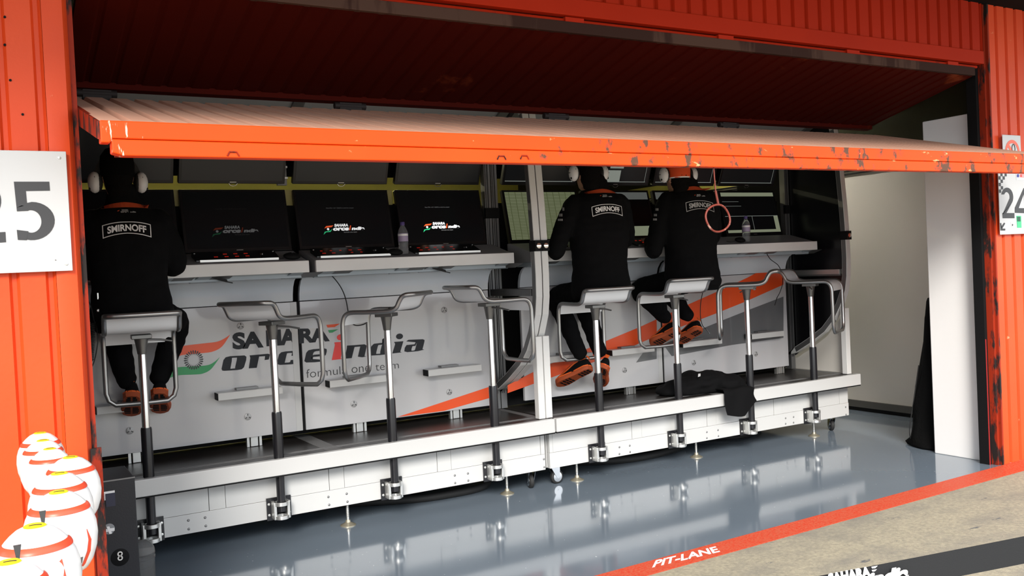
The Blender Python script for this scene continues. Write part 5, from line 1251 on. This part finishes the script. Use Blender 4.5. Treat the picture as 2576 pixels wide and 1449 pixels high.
MB().tube([bots[0]+V((0, .05, 0))]+bots+[bots[-1]+V((0, -.05, 0))], .007, 8).build('rail', m_black, hr_)
for k in (0, 4, 7): MB().cyl((bots[k].x, bots[k].y, .0), bots[k], .008, 10).build('rack_post', m_black, hr_)
MB().box(bots[4].x-.12, bots[4].x+.12, bots[7].y, bots[0].y, 0.0005, .012).build('rack_foot', m_black, hr_)

# ============================================================ belt barrier in the foreground
m_belt = mat('charcoal_belt_webbing', (0.008, 0.0085, 0.010), 0.85, bump=(400, .1))
bb = thing('belt_barrier', 'charcoal retractable belt barrier with white team lettering at lower right', 'barrier', tuple(V((atD(2300, 1425, 1.75).x, atD(2300, 1425, 1.75).y, 0))))
CT = [(1560, 1620, 1.71), (1820, 1512, 1.72), (1960, 1482, 1.73), (2100, 1456.5, 1.74), (2300, 1418, 1.75), (2576, 1364, 1.78), (2760, 1326, 1.80)]
CT = bez([(x, y-14, d) for x, y, d in CT], 6); BH = 68
tops = [atD(*q) for q in CT]; bots_ = [t-V((0, 0, BH*q[2]/FPX)) for t, q in zip(tops, CT)]
be = MB(); k = len(tops)
nrm = [V((0, .002, 0))]*k
be.loft([[t, b, b+V((.001, .002, 0)), t+V((.001, .002, 0))] for t, b in zip(tops, bots_)]).build('belt', m_belt, bb)
def belt_q(pts):   # lettering corners taken on the belt surface just in front of it
    out = []
    for x, y in pts:
        d = 1.738+(x-2100)*.00006; p = atD(x, y, d); out.append(p-ray(x, y).normalized()*.012)
    return out
for s, q, bd in (('SAHARA', [(2086, 1470), (2192, 1451), (2188, 1424), (2082, 1443)], .06), ('india', [(2182, 1478), (2284, 1458), (2291, 1420), (2190, 1440)], .06), ('orce', [(2080, 1506), (2178, 1488), (2182, 1462), (2084, 1480)], .06)):
    bmx = belt_q(q); text_into(MB(), s, quadmap(bmx), bd).build('white_lettering', m_inkw, bb)
fl = MB(); 
for q in ([(2192, 1426), (2208, 1423), (2202, 1429), (2194, 1430)], [(2193, 1434), (2206, 1432), (2201, 1437), (2195, 1438)]): fl.poly(belt_q(q))
fl.build('white_flash', m_inkw, bb)
for t, b in ((tops[0], bots_[0]), (tops[-1], bots_[-1])):
    m_ = (t+b)/2
    MB().lathe([(.17, 0), (.17, .012), (.05, .03), (.030, .04), (.030, m_.z-.06), (.036, m_.z-.055), (.036, m_.z+.055), (.02, m_.z+.062), (0, m_.z+.062)], (m_.x, m_.y+.03, 0.0005), (0, 0, 1), 24).build('barrier_post', m_black, bb, 40)
# unseen fill lamps, added to light the garage interior
for x, yl in ((1.5, 9.2), (4.5, 9.2)):
    lt_ = thing('fill_lamp', 'added unseen lamp under the dark garage ceiling behind the stands, %s' % ('left one' if x < 3 else 'right one'), 'lamp', (x, 9.2, 3.08))
    MB().box(x-.65, x+.65, 9.15, 9.25, 3.09, 3.149).build('fill_lamp_housing', m_inkw, lt_)
    MB().cyl((x-.6, 9.2, 3.07), (x+.6, 9.2, 3.07), .02, 10).build('fill_lamp_tube', mat('fill_tube_glow', (.9, .9, .8), .4, emit=((1, .93, .6), 40.0)), lt_)

rl = thing('fill_lamp', 'added unseen lamp over the aisle beside the cream side wall', 'lamp', (6.65, 6.6, 3.08))  # added out of view to brighten the cream side wall
MB().box(6.6, 6.7, 5.95, 7.25, 3.10, 3.149).box(6.592, 6.60, 5.95, 7.25, 2.985, 3.149).box(6.70, 6.708, 5.95, 7.25, 2.985, 3.149).box(6.6, 6.7, 5.94, 5.95, 2.985, 3.149).box(6.6, 6.7, 7.25, 7.26, 2.985, 3.149).build('fill_lamp_housing', m_inkw, rl)  # side plates shaped to keep this light off the upper wall
MB().cyl((6.65, 6.0, 3.07), (6.65, 7.2, 3.07), .02, 10).build('fill_lamp_tube', mat('warm_fill_glow', (.9, .9, .8), .4, emit=((1, .94, .82), 150.0)), rl)
